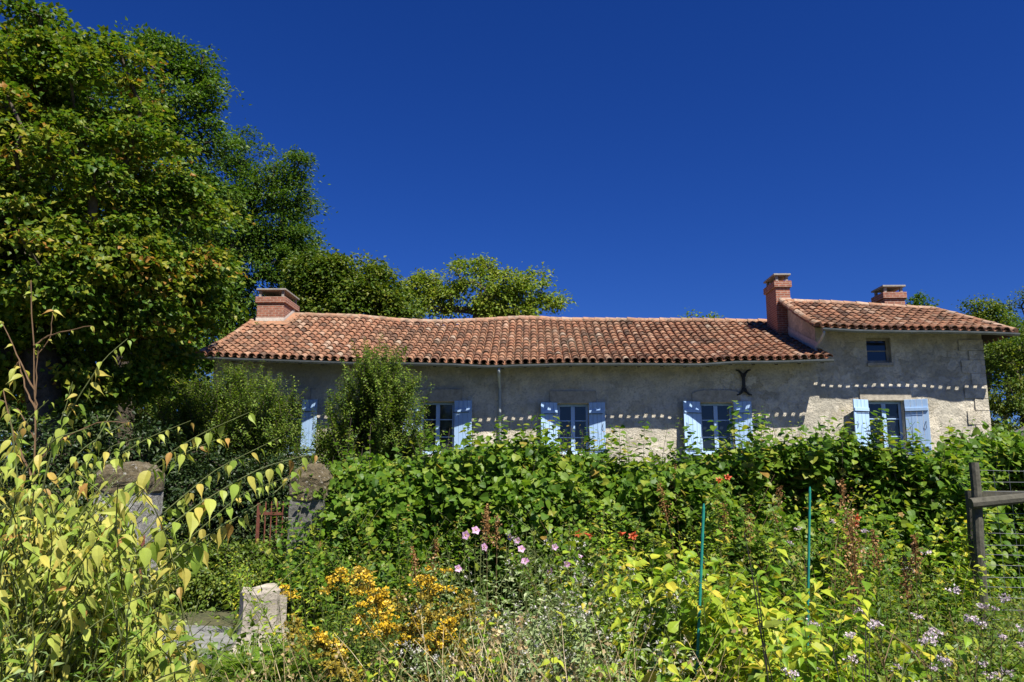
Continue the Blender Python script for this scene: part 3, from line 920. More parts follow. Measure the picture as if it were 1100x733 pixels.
def window(key, lintel=True, muntins=2, big=True, label=None):
    x0, x1, z0, z1 = WIN[key]
    yf = YF + 0.15
    g = G(); fw = 0.065
    g.box(x0, x0 + fw, yf, yf + .07, z0, z1); g.box(x1 - fw, x1, yf, yf + .07, z0, z1)
    g.box(x0 + fw, x1 - fw, yf + .003, yf + .067, z1 - fw, z1 - .001); g.box(x0 + fw, x1 - fw, yf + .003, yf + .067, z0 + .001, z0 + fw + .02)
    xm = (x0 + x1) / 2
    if big: g.box(xm - .055, xm + .055, yf - .012, yf + .06, z0 + fw + .02, z1 - fw)
    for q in range(muntins):
        z = z0 + (z1 - z0) * (q + 1) / (muntins + 1)
        for a, b in (((x0 + fw, xm - .055), (xm + .055, x1 - fw)) if big else ((x0 + fw, x1 - fw),)):
            g.box(a, b, yf + .015, yf + .05, z - .014, z + .014)
    f = hp(g, 'window', M['shutter'] if key != 'w5' else M['dressed'], bevel=0.004)
    if label: tag(f, label)
    g = G().box(x0 + fw * .5, x1 - fw * .5, yf + .03, yf + .036, z0 + fw * .5, z1 - fw * .5)
    g.build('pane', M['glass'], f)
    g = G().box(x0 - .02, x1 + .02, YF - .06, YF + .14, z0 - .09, z0 + .002)
    g.build('sill', M['mortar'] if key in ('w2', 'w3') else M['dressed'], f, bevel=0.012)
    if lintel:
        g = G(); w = .22; h = 0.36 if key != 'w5' else .18
        nseg = 10
        xsq = np.linspace(x0 - w, x1 + w, nseg)
        arch = {'w3': 0.10}.get(key, 0.0)
        zt = z1 + h - arch * np.abs(np.linspace(-1, 1, nseg)) ** 5
        V = []
        for x, z in zip(xsq, zt):
            for y in (YF - .045, YF + .05):
                V += [(x, y, z1 + .004), (x, y, z)]
        F = []
        for q in range(nseg - 1):
            a = q * 4; b = a + 4
            F += [(a, b, b + 1, a + 1), (a + 1, b + 1, b + 3, a + 3), (a, a + 2, b + 2, b)]
        F += [(0, 1, 3, 2), (nseg * 4 - 4, nseg * 4 - 2, nseg * 4 - 1, nseg * 4 - 3)]
        g.add(V, F)
        g.build('lintel', M['dressed'], f, bevel=0.015)
    return f


window('w0'); window('w1'); window('w2'); window('w3'); window('w4')
window('w5', lintel=False, muntins=1, big=False, label='small shaded upper window under the eave of the taller end')


def shutter(key, sidex, angle, width):
    """board shutter swung open on the hinge at the edge of the opening"""
    x0, x1, z0, z1 = WIN[key]
    hx = x0 - .01 if sidex < 0 else x1 + .01
    h = z1 - z0 + .06
    g = G(); n = 4
    bw = width / n
    for q in range(n):
        a = q * bw + .003; b = (q + 1) * bw - .003
        g.box(a, b, -.015 - .0015 * (q % 2), .015 + .0015 * (q % 2), 0, h)
    ob = G.build(g, 'shutter', M['shutter'], house, bevel=0.004)
    ob.matrix_parent_inverse.translation = -house.location
    ob.location = (hx, YF - .035, z0 - .03)
    ob.rotation_euler.z = (math.pi + angle) if sidex < 0 else -angle
    sy = -1 if sidex > 0 else 1                                  # the face that shows
    for zz in (h * .82, h * .14):
        b = G().box(.01, width - .01, min(.016 * sy, .045 * sy), max(.016 * sy, .045 * sy), zz - .045, zz + .045).build('batten', M['shutter'], ob, bevel=0.005)
        st = G().box(-.02, width * .85, min(.046 * sy, .052 * sy), max(.046 * sy, .052 * sy), zz - .062, zz - .047).build('strap_hinge', M['iron'], ob)
    P = [(width * .86, .0175 * sy, h * .48), (width * .86, .04 * sy, h * .49), (width * .84, .045 * sy, h * .54), (width * .86, .04 * sy, h * .59), (width * .86, .0175 * sy, h * .6)]
    G().tube(P, .007, 5).build('handle', M['iron'], ob)
    return ob


shutter('w0', 1, math.radians(14), 0.46); shutter('w0', -1, math.radians(14), 0.46)
shutter('w1', 1, math.radians(10), 0.50); shutter('w1', -1, math.radians(12), 0.48)
shutter('w2', -1, math.radians(16), 0.48); shutter('w2', 1, math.radians(9), 0.45)
shutter('w3', -1, math.radians(22), 0.54); shutter('w3', 1, math.radians(10), 0.48)
shutter('w4', -1, math.radians(24), 0.54); shutter('w4', 1, math.radians(28), 0.58)

GUT = 0.088
# gutters, downpipes
def gutter(surf, x0, x1, n=40, closed=True):
    g = G()
    k = 7; ang = np.linspace(math.pi, 2 * math.pi, k); r = 0.075
    xsv = np.linspace(x0, x1, n)
    rings = []
    for x in xsv:
        p = surf(x, 0)
        c = np.array([x, YE - GUT, p[2] - 0.012])
        o = [c + np.array([0, math.cos(a) * r, math.sin(a) * r * 1.0]) for a in ang]
        inn = [c + np.array([0, math.cos(a) * (r - .004), math.sin(a) * (r - .004)]) for a in ang[::-1]]
        rings.append(o + inn)
    V = np.array(rings).reshape(-1, 3); m_ = 2 * k
    F = [(i * m_ + j, i * m_ + (j + 1) % m_, (i + 1) * m_ + (j + 1) % m_, (i + 1) * m_ + j) for i in range(n - 1) for j in range(m_)]
    g.add(V, F)
    for e in (0, n - 1): g.add(np.array(rings[e][:k]), [tuple(range(k))])
    for i in range(2, n - 1, 3):
        g.box(xsv[i] - .01, xsv[i] + .01, YE - .14, YE - .01, rings[i][0][2] + .001, rings[i][0][2] + .005)
    return hp(g, 'gutter', M['zinc'], smooth=False)


gutter(main_surf, XL - 0.05, XE1 + 0.02)
gutter(wing_surf, XW0 + 0.1, XW1 + 0.05, 14)
dp = at(537, 400, YF - .08)
g = G()
zt = main_surf(dp[0], 0)[2]
g.tube([(dp[0], YE - .075, zt - .07), (dp[0], YE - .07, zt - .16), (dp[0], YE + .10, zt - .30), (dp[0], YF - .10, zt - .52), (dp[0], YF - .075, zt - .62), (dp[0], YF - .075, ZB)], .042, 10)
hp(g, 'downpipe', M['pipe'], smooth=True)
d2 = wing_surf(XG + .05, 0)
g = G().tube([(XG - .05, YE - .075, d2[2] - .06), (XG - .05, YE - .07, d2[2] - .14), (XG - .05, YE + .2, d2[2] - .28), (XG - .05, YF - .09, d2[2] - .42), (XG - .05, YF - .09, top_main(XG - .1) + .1)], .035, 10)
hp(g, 'downpipe', M['pipe'], smooth=True)

# iron wall tie
c0 = at(799, 411, YF - .05)
g = G()
g.box(c0[0] - .042, c0[0] + .042, YF - .062, YF - .035, c0[2] - .26, c0[2] + .26)
for sx in (-1, 1):
    for sz in (-1, 1):
        P = [c0 + np.array([sx * .02, 0, sz * .16]), c0 + np.array([sx * .06, 0, sz * .26]), c0 + np.array([sx * .13, 0, sz * .33]), c0 + np.array([sx * .21, 0, sz * .35])]
        g.tube(P, [.036, .033, .028, .016], 6)
hp(g, 'wall_tie', M['iron'])


# chimneys
def chimney(label, x0, x1, y0, y1, zb, zt, capx=.04, posth=.2, tilt=0.0, apron=True):
    g = G()
    g.box(x0, x1, y0, y1, zb, zt - .20)
    g.box(x0 - .05, x1 + .05, y0 - .05, y1 + .05, zt - .20, zt)
    st = hp(g, 'chimney', M['brick'], bevel=0.008)
    tag(st, label)
    for px_ in (x0 + .03, x1 - .11):
        for py_ in (y0 + .03, y1 - .12):
            G().box(px_, px_ + .08, py_, py_ + .09, zt + .001, zt + posth).build('cap_post', M['concrete'], st, bevel=0.006)
    g = G()
    z = zt + posth
    V = []
    for x in (x0 - capx, x1 + capx):
        for y in (y0 - capx, y1 + capx):
            V += [(x, y, z + tilt * (y - y0)), (x, y, z + .055 + tilt * (y - y0))]
    g.add(V, [(0, 1, 3, 2), (4, 6, 7, 5), (0, 4, 5, 1), (2, 3, 7, 6), (0, 2, 6, 4), (1, 5, 7, 3)])
    g.build('cap_slab', M['concrete'], st, bevel=0.008)
    return st


# left chimney astride the ridge
yc0 = YR - 1.15
a, b = at(276, 330, yc0), at(305, 330, yc0)
ztop = at(290, 319, yc0)[2]
st = chimney('broad low brick chimney on the left end of the long roof', a[0], b[0], yc0, YR + .35, main_surf(b[0], .7)[2] - .3, ztop, posth=.22)
g = G()
tfun = lambda y: (y - YE) / (YR - YE)
for (x, off) in ((a[0] - .015, 0), (b[0] + .015, 0)):
    V = []
    for y in np.linspace(yc0 - .015, YR, 6):
        z = main_surf(x, tfun(y))[2]; V += [(x, y, z + .0), (x, y, z + .30)]
    g.add(V, [(2 * q, 2 * q + 2, 2 * q + 3, 2 * q + 1) for q in range(5)])
zf = main_surf(a[0], tfun(yc0))[2]
g.add([(a[0] - .015, yc0 - .015, zf), (b[0] + .015, yc0 - .015, zf), (b[0] + .015, yc0 - .015, zf + .30), (a[0] - .015, yc0 - .015, zf + .30)], [(0, 1, 2, 3)])
g.build('flashing', M['mortar'], st)
g = G()
zf2 = main_surf(a[0], tfun(yc0 - .22))[2]
g.add([(a[0] - .16, yc0 - .22, zf2 + .13), (b[0] + .2, yc0 - .22, zf2 + .13), (b[0] + .12, yc0 - .02, zf + .19), (a[0] - .08, yc0 - .02, zf + .19)], [(0, 1, 2, 3)], .62)
g.add([(b[0] + .2, yc0 - .22, zf2 + .13), (b[0] + .25, YR - .1, main_surf(b[0], tfun(YR - .1))[2] + .13), (b[0] + .03, YR - .1, main_surf(b[0], tfun(YR - .1))[2] + .2), (b[0] + .03, yc0 - .02, zf + .19)], [(0, 1, 2, 3)], .6)
g.build('apron', M['tile'], st)
# tall chimney at the junction
yc1 = YR2 + .02
a, b = at(833, 310, yc1), at(848.5, 310, yc1)
st = chimney('tall narrow brick chimney where the taller end begins', a[0], b[0], yc1, yc1 + 1.05, main_surf(XG - .5, .6)[2], at(840, 302, yc1)[2], posth=.18, capx=.04)
g = G().box(a[0] + .10, b[0] + .02, yc1 - .02, yc1 + .4, at(840, 322, yc1)[2] - .09, at(840, 322, yc1)[2] + .05)
g.build('flashing', M['mortar'], st)
yc2 = YR2 + .35
a, b = at(950, 320, yc2), at(972, 320, yc2)
chimney('squat brick chimney behind the ridge of the taller end', a[0], b[0], yc2, yc2 + .8, wing_surf(a[0], 1)[2] - .5, at(960, 314, yc2)[2], posth=.17, capx=.04)

# ------------------------------------------------------------------ sun and sky
G0 = np.array([XE1, YE - .14, main_surf(XE1, 0)[2] - .02]); S0 = at(861, 456, YF)
sd = nrm(S0 - G0)                                            # the way the light travels, read off the eave's shadow
el = math.asin(-sd[2]); azv = -sd
print('SUN elevation', math.degrees(el), 'azimuth x,y', azv[:2], 'YR', YR, 'XL', XL, 'XG', XG, 'XWALL', XWALL, 'SILL', SILL, 'eave z', ep[:, 2].mean(), 'ridge z', rp[:, 2].mean())
sun = bpy.data.lights.new('sun', 'SUN'); sun.energy = 5.0; sun.angle = math.radians(0.5); sun.color = (1.0, 0.955, 0.88)
so = bpy.data.objects.new('sun', sun); COL.objects.link(so)
from mathutils import Vector
so.rotation_euler = Vector(sd).to_track_quat('-Z', 'Y').to_euler()
so.location = (20, -20, 40)
w = bpy.data.worlds.new('World'); scene.world = w; w.use_nodes = True
nt = w.node_tree
bg = nt.nodes['Background']; bg.inputs[1].default_value = 0.05
sky = nt.nodes.new('ShaderNodeTexSky'); sky.sky_type = 'NISHITA'; sky.sun_disc = False
sky.sun_elevation = el; sky.sun_rotation = math.atan2(azv[0], azv[1])
sky.air_density = 1.0; sky.dust_density = 0.0; sky.ozone_density = 4.0; sky.altitude = 300
hs = nt.nodes.new('ShaderNodeHueSaturation'); hs.inputs['Saturation'].default_value = 1.25
nt.links.new(sky.outputs[0], hs.inputs['Color'])
nt.links.new(mixc(nt, 1.0, hs.outputs[0], (0.31, 0.47, 1.0), 'MULTIPLY'), bg.inputs[0])
scene.view_settings.view_transform = 'Standard'; scene.view_settings.look = 'None'
scene.view_settings.exposure = 0.84; scene.view_settings.gamma = 1.0
cam = bpy.data.cameras.new('camera'); cam.sensor_width = 36; cam.lens = 36 * FPX / W0; cam.clip_end = 5000; cam.clip_start = 0.05
co = bpy.data.objects.new('camera', cam); COL.objects.link(co)
co.location = CAM; co.rotation_euler = (math.pi / 2 + PITCH, 0, YAW)
scene.camera = co
scene.cycles.max_bounces = 8
scene.cycles.diffuse_bounces = 1

# ------------------------------------------------------------------ trees round the house
tree('maple_tree', 'big broad-leaved tree with yellowing leaves filling the left edge of the garden', 'tree', at(70, 560, 14) * [1, 1, 0] + [0, 0, gz(0, 14)],
     L((15, 60, 14, 75), (95, 95, 14.3, 75), (60, 165, 13.5, 85), (150, 170, 14.2, 62), (190, 235, 14.6, 45), (30, 280, 13.3, 95), (120, 295, 14, 80),
       (195, 320, 15, 50), (60, 380, 14.2, 75), (145, 385, 15.2, 55), (-90, 120, 14.5, 130), (-90, 320, 14.5, 140), (215, 285, 14.6, 28)),
     560, 190, 0.108, M['maple'], rc=0.44, flat=0.36, trunk_r=0.30, seed=21, asp=0.85, shell=0.5)
tree('ash_tree', 'tall dark green tree rising behind the yellowing one', 'tree', at(140, 500, 20) * [1, 1, 0] + [0, 0, gz(0, 20)],
     L((160, 60, 20, 32), (175, 48, 20, 22), (208, 78, 20.3, 26), (222, 105, 20, 20), (190, 125, 20, 45), (222, 150, 20, 26), (150, 200, 20, 70), (212, 220, 20, 45), (175, 290, 20, 65), (120, 120, 20.5, 60), (40, 170, 20.5, 80), (20, 90, 20.5, 70)),
     560, 140, 0.12, M['ash'], rc=0.45, flat=0.55, trunk_r=0.24, seed=22, asp=0.55, shell=.35)
tree('acacia_tree', 'feathery mid-green tree left of the low chimney, its crown against the sky', 'tree', at(240, 500, 33) * [1, 1, 0] + [0, 0, gz(0, 33)],
     L((262, 160, 33, 24), (300, 180, 33, 28), (322, 178, 33, 17), (315, 215, 33.5, 26), (330, 245, 33, 14), (285, 225, 33, 45), (240, 200, 33, 40), (255, 270, 33, 50), (305, 275, 33, 38), (215, 290, 33, 55), (330, 285, 34, 24), (230, 340, 33, 50), (180, 330, 33, 50), (300, 320, 33, 34), (318, 262, 33.5, 26), (335, 300, 34, 28)),
     640, 130, 0.17, M['ash'], rc=0.6, flat=0.5, trunk_r=0.3, seed=23, asp=0.42, shell=.35)
tree('beech_tree', 'dark broad tree in the background filling the gap under the big left tree', 'tree', at(80, 500, 24) * [1, 1, 0] + [0, 0, gz(0, 24)],
     L((20, 400, 24, 80), (100, 390, 24, 75), (160, 390, 24, 60), (185, 440, 24, 45), (60, 470, 24, 60), (130, 470, 24, 60), (-60, 420, 24, 90), (60, 300, 25, 90), (150, 300, 25, 60), (195, 345, 24.5, 30), (205, 378, 24.5, 28), (190, 400, 24, 40)),
     560, 100, 0.18, M['ash'], rc=0.6, trunk_r=0.3, seed=36, shell=.3)
tree('oak_tree', 'rounded bushy tree just right of the low chimney behind the roof', 'tree', at(385, 500, 31) * [1, 1, 0] + [0, 0, gz(0, 31)],
     L((330, 300, 31, 26), (345, 284, 31, 22), (355, 295, 31, 24), (385, 303, 31, 30), (410, 310, 31, 22), (345, 325, 31, 28), (395, 335, 31, 40), (428, 330, 31, 20)),
     300, 110, 0.15, M['oak'], rc=0.55, flat=0.6, trunk_r=0.28, seed=24)
tree('walnut_tree', 'pale open-crowned tree behind the middle of the ridge', 'tree', at(505, 500, 34) * [1, 1, 0] + [0, 0, gz(0, 34)],
     L((446, 322, 34, 20), (466, 306, 34, 16), (452, 312, 34, 20), (478, 320, 34, 18), (500, 296, 34, 22), (520, 290, 34.5, 16), (545, 304, 34, 22), (572, 308, 34, 22), (592, 324, 34, 14), (530, 325, 34, 24), (560, 332, 34, 24)),
     170, 100, 0.16, M['walnut'], rc=0.5, flat=0.6, trunk_r=0.22, seed=125, asp=0.55, shell=0.35)
tree('young_tree', 'tip of a small pale tree just showing over the ridge near the tall chimney', 'tree', at(742, 500, 33) * [1, 1, 0] + [0, 0, gz(0, 33)],
     L((738, 341, 33, 9), (765, 345, 33, 6), (740, 372, 33, 18)), 26, 60, 0.13, M['walnut'], rc=0.35, trunk_r=0.08, seed=26)
tree('pine_tree', 'small dark rounded treetop behind the hipped roof right of the squat chimney', 'tree', at(990, 500, 36) * [1, 1, 0] + [0, 0, gz(0, 36)],
     L((990, 327, 36, 10), (985, 345, 36, 18), (1000, 350, 36, 18)), 60, 80, 0.13, M['ash'], rc=0.4, trunk_r=0.15, seed=27)
tree('lime_tree', 'bright green tree behind the right end of the house, above the eave', 'tree', at(1050, 500, 37) * [1, 1, 0] + [0, 0, gz(0, 37)],
     L((1045, 335, 37, 13), (1060, 332, 37, 12), (1052, 350, 37, 20), (1075, 345, 37, 14), (1066, 372, 37, 26)), 110, 90, 0.14, M['oak'], rc=0.45, trunk_r=0.16, seed=28)
for q, (x, y, lab) in enumerate([(1083, 330, 'thin tree with an airy crown at the right edge, left of its taller twin'), (1100, 322, 'thin airy tree cut by the right edge of the picture')]):
    tree('birch_tree', lab, 'tree', at(x, 500, 42) * [1, 1, 0] + [0, 0, gz(0, 42)],
         L((x, y, 42, 9), (x - 3, y + 20, 42, 10), (x + 5, y + 40, 42, 12), (x, y + 65, 42, 16)), 40, 50, 0.13, M['oak'], rc=0.4, trunk_r=0.12, seed=30 + q, fork=0.6)
tree('bay_tree', 'glossy bright bush filling the gap right of the house corner', 'shrub', at(1085, 500, 25.5) * [1, 1, 0] + [0, 0, gz(0, 25.5)],
     L((1085, 385, 26, 22), (1110, 395, 26, 40), (1078, 420, 25.6, 24), (1090, 450, 25.4, 34), (1150, 420, 26, 50), (1075, 465, 25.3, 18), (1120, 370, 27, 30)),
     170, 120, 0.12, M['oak'], rc=0.4, trunk_r=0.14, seed=33, asp=0.5)
tree('dark_tree', 'dark tree at the right edge above the bright bush', 'tree', at(1120, 500, 31) * [1, 1, 0] + [0, 0, gz(0, 31)],
     L((1095, 372, 31, 18), (1120, 365, 31, 30), (1140, 400, 31, 50)), 90, 100, 0.12, M['ash'], rc=0.45, trunk_r=0.16, seed=34)

# tall shrubs in front of the house
def upright_shrub(name, label, base, P, mat, seed, nsh=150, lsize=0.055, asp=0.5, spr=1.0):
    """many upright whips, each closely set with small leaves"""
    rng = np.random.default_rng(seed)
    root = thing(name, label, 'shrub', tuple(base))
    gs, gl = G(), G()
    for i in range(nsh):
        x, y = P[rng.integers(len(P))]
        tip = at(x + rng.normal(0, 9), y + abs(rng.normal(0, 14)), base[1] + rng.normal(0, 0.6) * spr)
        f = 0.25 + 0.5 * rng.random()
        mid = base + (tip - base) * [0.75, 0.75, 0.45] + rng.normal(0, 0.12, 3)
        t = np.linspace(0, 1, 9)[:, None]
        Q = (1 - t) ** 2 * (base + rng.normal(0, 0.12, 3) * [1, 1, 0]) + 2 * t * (1 - t) * mid + t ** 2 * tip
        gs.tube(Q, np.linspace(0.016, 0.003, 9), 4)
        leafy(gl, rng, Q, 0.2, 1.0, 0.04, lsize, asp, T_FOLD, 0.1, 2, 0.35, 0.02, fwd=.2)
        for w in range(9):
            p, tn, L_ = along(Q, [0.35 + 0.6 * rng.random()])
            S = path_of(rng, p[0], rng.random() * 6.28, 0.35 + 0.7 * rng.random(), 0.25 + 0.4 * rng.random(), -0.2, 5)
            gs.tube(S, np.linspace(0.005, 0.002, 5), 3)
            leafy(gl, rng, S, 0.05, 1, 0.035, lsize, asp, T_FOLD, 0.1, 2, 0.3, 0.015, fwd=.2)
    reparent(gs.build('stem', M['bark'], root), root); reparent(gl.build('foliage', M[mat], root), root)
    return root


upright_shrub('privet_bush', 'tall upright bush hiding the wall below the low chimney, left of its darker twin', at(240, 515, 17.5) * [1, 1, 0] + [0, 0, gz(0, 17.5)],
              [(150, 440), (160, 425), (168, 410), (150, 465), (175, 425), (195, 405), (185, 400), (225, 392), (250, 392), (230, 460), (255, 465), (200, 470), (215, 398), (240, 395), (262, 393), (285, 398), (300, 405), (312, 425), (180, 450), (305, 450), (240, 430), (200, 440), (270, 430), (318, 450), (165, 470), (320, 475)], 'shrub', 41, 270, 0.085, 0.55)
upright_shrub('lilac_bush', 'dense dark green bush in front of the house, its tips reaching the gutter', at(400, 515, 18.5) * [1, 1, 0] + [0, 0, gz(0, 18.5)],
              [(352, 440), (362, 420), (375, 400), (392, 380), (400, 372), (415, 372), (425, 390), (435, 405), (440, 430), (448, 450), (345, 465), (400, 410), (380, 430), (420, 430), (455, 470), (360, 470), (340, 480)], 'shrub', 42, 190, 0.095, 0.55)


def bush(name, label, cat, c, lobes, ncl, per, lsize, mat, seed, rc=0.22, asp=0.6, trunk_r=0.05, tmpl=T_FOLD, flat=0.7, shell=0.55):
    return tree(name, label, cat, c, lobes, ncl, per, lsize, M[mat], rc=rc, flat=flat, tmpl=tmpl, asp=asp, trunk_r=trunk_r, seed=seed, shell=shell, fork=0.2, minz=0.08)


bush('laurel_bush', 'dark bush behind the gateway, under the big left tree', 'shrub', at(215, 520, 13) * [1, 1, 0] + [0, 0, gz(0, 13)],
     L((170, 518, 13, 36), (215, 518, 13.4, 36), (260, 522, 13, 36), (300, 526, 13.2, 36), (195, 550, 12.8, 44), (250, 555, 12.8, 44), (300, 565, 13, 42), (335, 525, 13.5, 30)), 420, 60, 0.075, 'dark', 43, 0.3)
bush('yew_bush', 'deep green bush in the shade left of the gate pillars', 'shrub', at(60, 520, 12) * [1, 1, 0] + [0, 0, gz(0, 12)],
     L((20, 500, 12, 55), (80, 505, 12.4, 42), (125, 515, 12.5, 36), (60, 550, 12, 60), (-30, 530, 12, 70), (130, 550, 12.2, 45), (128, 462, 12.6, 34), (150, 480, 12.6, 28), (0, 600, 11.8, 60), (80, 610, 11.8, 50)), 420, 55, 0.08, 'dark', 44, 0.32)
bush('clipped_hedge', 'low clipped hedge lit from above beyond the path, between the gate pillars', 'hedge', at(240, 640, 9.9) * [1, 1, 0],
     L(*[(x, y, 9.9 + .3 * (y < 620), 22) for x in range(176, 318, 18) for y in (604, 628, 652)]), 620, 40, 0.055, 'box', 45, 0.13, 0.65, 0.03)


# ------------------------------------------------------------------ the long leafy hedge across the garden
def hedge(name, label, y0, depth, prof, botpx, ncl, per, lsize, mat, seed, tmpl, nshoot=70, x_end=None, step=0.15):
    rng = np.random.default_rng(seed)
    px = np.array([p[0] for p in prof], float); py = np.array([p[1] for p in prof], float)
    A = at(px[0], 600, y0); B = at(px[-1], 600, y0)
    base = np.array([(A[0] + B[0]) / 2, y0 + depth / 2, float(gz(0, y0))])
    root = thing(name, label, 'hedge', tuple(base))
    topz = np.array([at(a, b, y0 + depth * .3)[2] for a, b in zip(px, py)]); wx = np.array([at(a, 500, y0 + depth * .3)[0] for a in px])
    gs, gl = G(), G()
    X = A[0] + (B[0] - A[0]) * rng.random(ncl)
    H = np.interp(X, wx, topz)
    u = rng.random(ncl)
    face = rng.random(ncl) < 0.68
    z = np.where(face, base[2] + 0.05 + (H - base[2] - .1) * u, H - 0.12 * rng.random(ncl))
    y = np.where(face, y0 + 0.35 * (z - base[2]) / (H - base[2]) + 0.15 * rng.random(ncl), y0 + 0.3 + (depth - .3) * rng.random(ncl))
    Q = np.stack([X, y, z], -1)
    Q[:, 1] += (0.5 * vnoise(Q * [1.1, 1, 1.4], seed) + .22 * vnoise(Q * [3, 1, 3], seed + 3)) * face - 0.15
    Q[:, 2] += (0.24 * vnoise(Q * [1.3, 1, 1.0], seed + 1) - .06) * np.clip((z - base[2]) / (H - base[2]) * 2 - .6, 0, 1)
    for q in Q[::2]:                                        # canes
        b = np.array([q[0] + rng.normal(0, .2), y0 + depth * 0.5 + rng.normal(0, .15), base[2] - .03])
        m_ = (b + q) / 2 + [0, 0.1, 0.15]
        t = np.linspace(0, 1, 6)[:, None]
        gs.tube((1 - t) ** 2 * b + 2 * t * (1 - t) * m_ + t ** 2 * q, np.linspace(.009, .003, 6), 4)
    n = ncl * per
    ci = np.repeat(np.arange(ncl), per)
    rc = 0.17 * (0.7 + 0.7 * rng.random(ncl))[ci]
    off = rng.normal(0, 0.6, (n, 3)) * rc[:, None]; off[:, 2] -= 0.3 * np.abs(off[:, 0])
    P = Q[ci] + off
    o = nrm(off + np.array([0, -0.10, 0.06]))
    tip = nrm(o * [1, 1, .4] + rng.normal(0, .45, (n, 3)) - [0, 0, .45])
    nor = nrm(rng.normal(0, .45, (n, 3)) + [.12, -.5, .75])
    cr = rng.random(ncl)
    rv = np.clip(.4 * cr[ci] + .65 * rng.random(n), 0, 1); sz = lsize * (.35 + .95 * rng.random(n)); k = rng.random(n) < .3
    leaves(gl, P[k], tip[k], nor[k], sz[k], .95, tmpl, rv[k]); leaves(gl, P[~k], tip[~k], nor[~k], sz[~k] * .95, .85, T_ROUND, rv[~k])
    for k in range(nshoot):                                 # shoots above the top
        x = A[0] + (B[0] - A[0]) * rng.random(); h = np.interp(x, wx, topz)
        S = path_of(rng, [x, y0 + depth * rng.random(), h - .25], rng.random() * 6.28, .45 * rng.random(), .35 + .6 * rng.random() ** 2, .25, 7)
        gs.tube(S, np.linspace(.005, .002, 7), 4)
        leafy(gl, rng, S, .1, 1, .05, lsize * .85, .85, T_ROUND, .15, 1, .6, .02)
    reparent(gs.build('stem', M['bark'], root), root); reparent(gl.build('foliage', M[mat], root), root)
    return root


hedge('vine_hedge', 'long overgrown hedge of broad vine leaves across the garden below the windows', 9.6, 1.3,
      [(318, 555), (335, 520), (360, 505), (400, 495), (450, 499), (500, 497), (560, 491), (620, 501), (680, 509), (740, 505), (790, 497), (850, 489), (900, 489), (960, 495), (1020, 505), (1045, 515)],
      640, 2900, 20, 0.098, 'vine', 51, T_LOBED, 200)
hedge('bramble_hedge', 'lower tangled hedge behind the wire fence at the right edge', 10.6, 1.4,
      [(1040, 492), (1075, 482), (1120, 478), (1180, 480)], 650, 520, 20, 0.10, 'vine', 52, T_FOLD, 24)

# tall sprays standing above the hedge in front of the windows
for (x, y, Yd, lab) in [(812, 455, 9.9, 'leafy spray rising highest from the hedge beside the third window'), (540, 468, 9.9, 'leafy spray standing above the hedge below the downpipe'),
                             (928, 462, 9.9, 'leafy spray above the hedge below the taller end window'), (860, 466, 10.0, 'leafy spray above the hedge right of the iron wall tie'), (500, 470, 9.8, 'leafy spray above the hedge between the downpipe and the conical bush'), (590, 462, 9.9, 'leafy spray covering the foot of the second window'), (648, 474, 9.9, 'leafy spray below the right shutter of the second window'),
                             (765, 468, 9.8, 'leafy spray in front of the third window sill'), (985, 466, 9.8, 'leafy spray below the right shutter of the taller end'), (1030, 474, 9.8, 'leafy spray above the hedge below the house corner'), (685, 470, 10, 'thin sparse leafy shoots above the hedge before the bare wall')]:
    b = at(x, 560, Yd); h = at(x, y, Yd)[2] - b[2]
    plant('vine_shoot', lab, 'vine', b, n=7 if x != 685 else 3, height=h * 1.15, spread=.22, lean=.25, curve=.1, leaf='vine', size=.125, asp=.8, spacing=.05, tmpl=T_ROUND, droop=.4, per=2, seed=x, jit=.25, taper=.35)

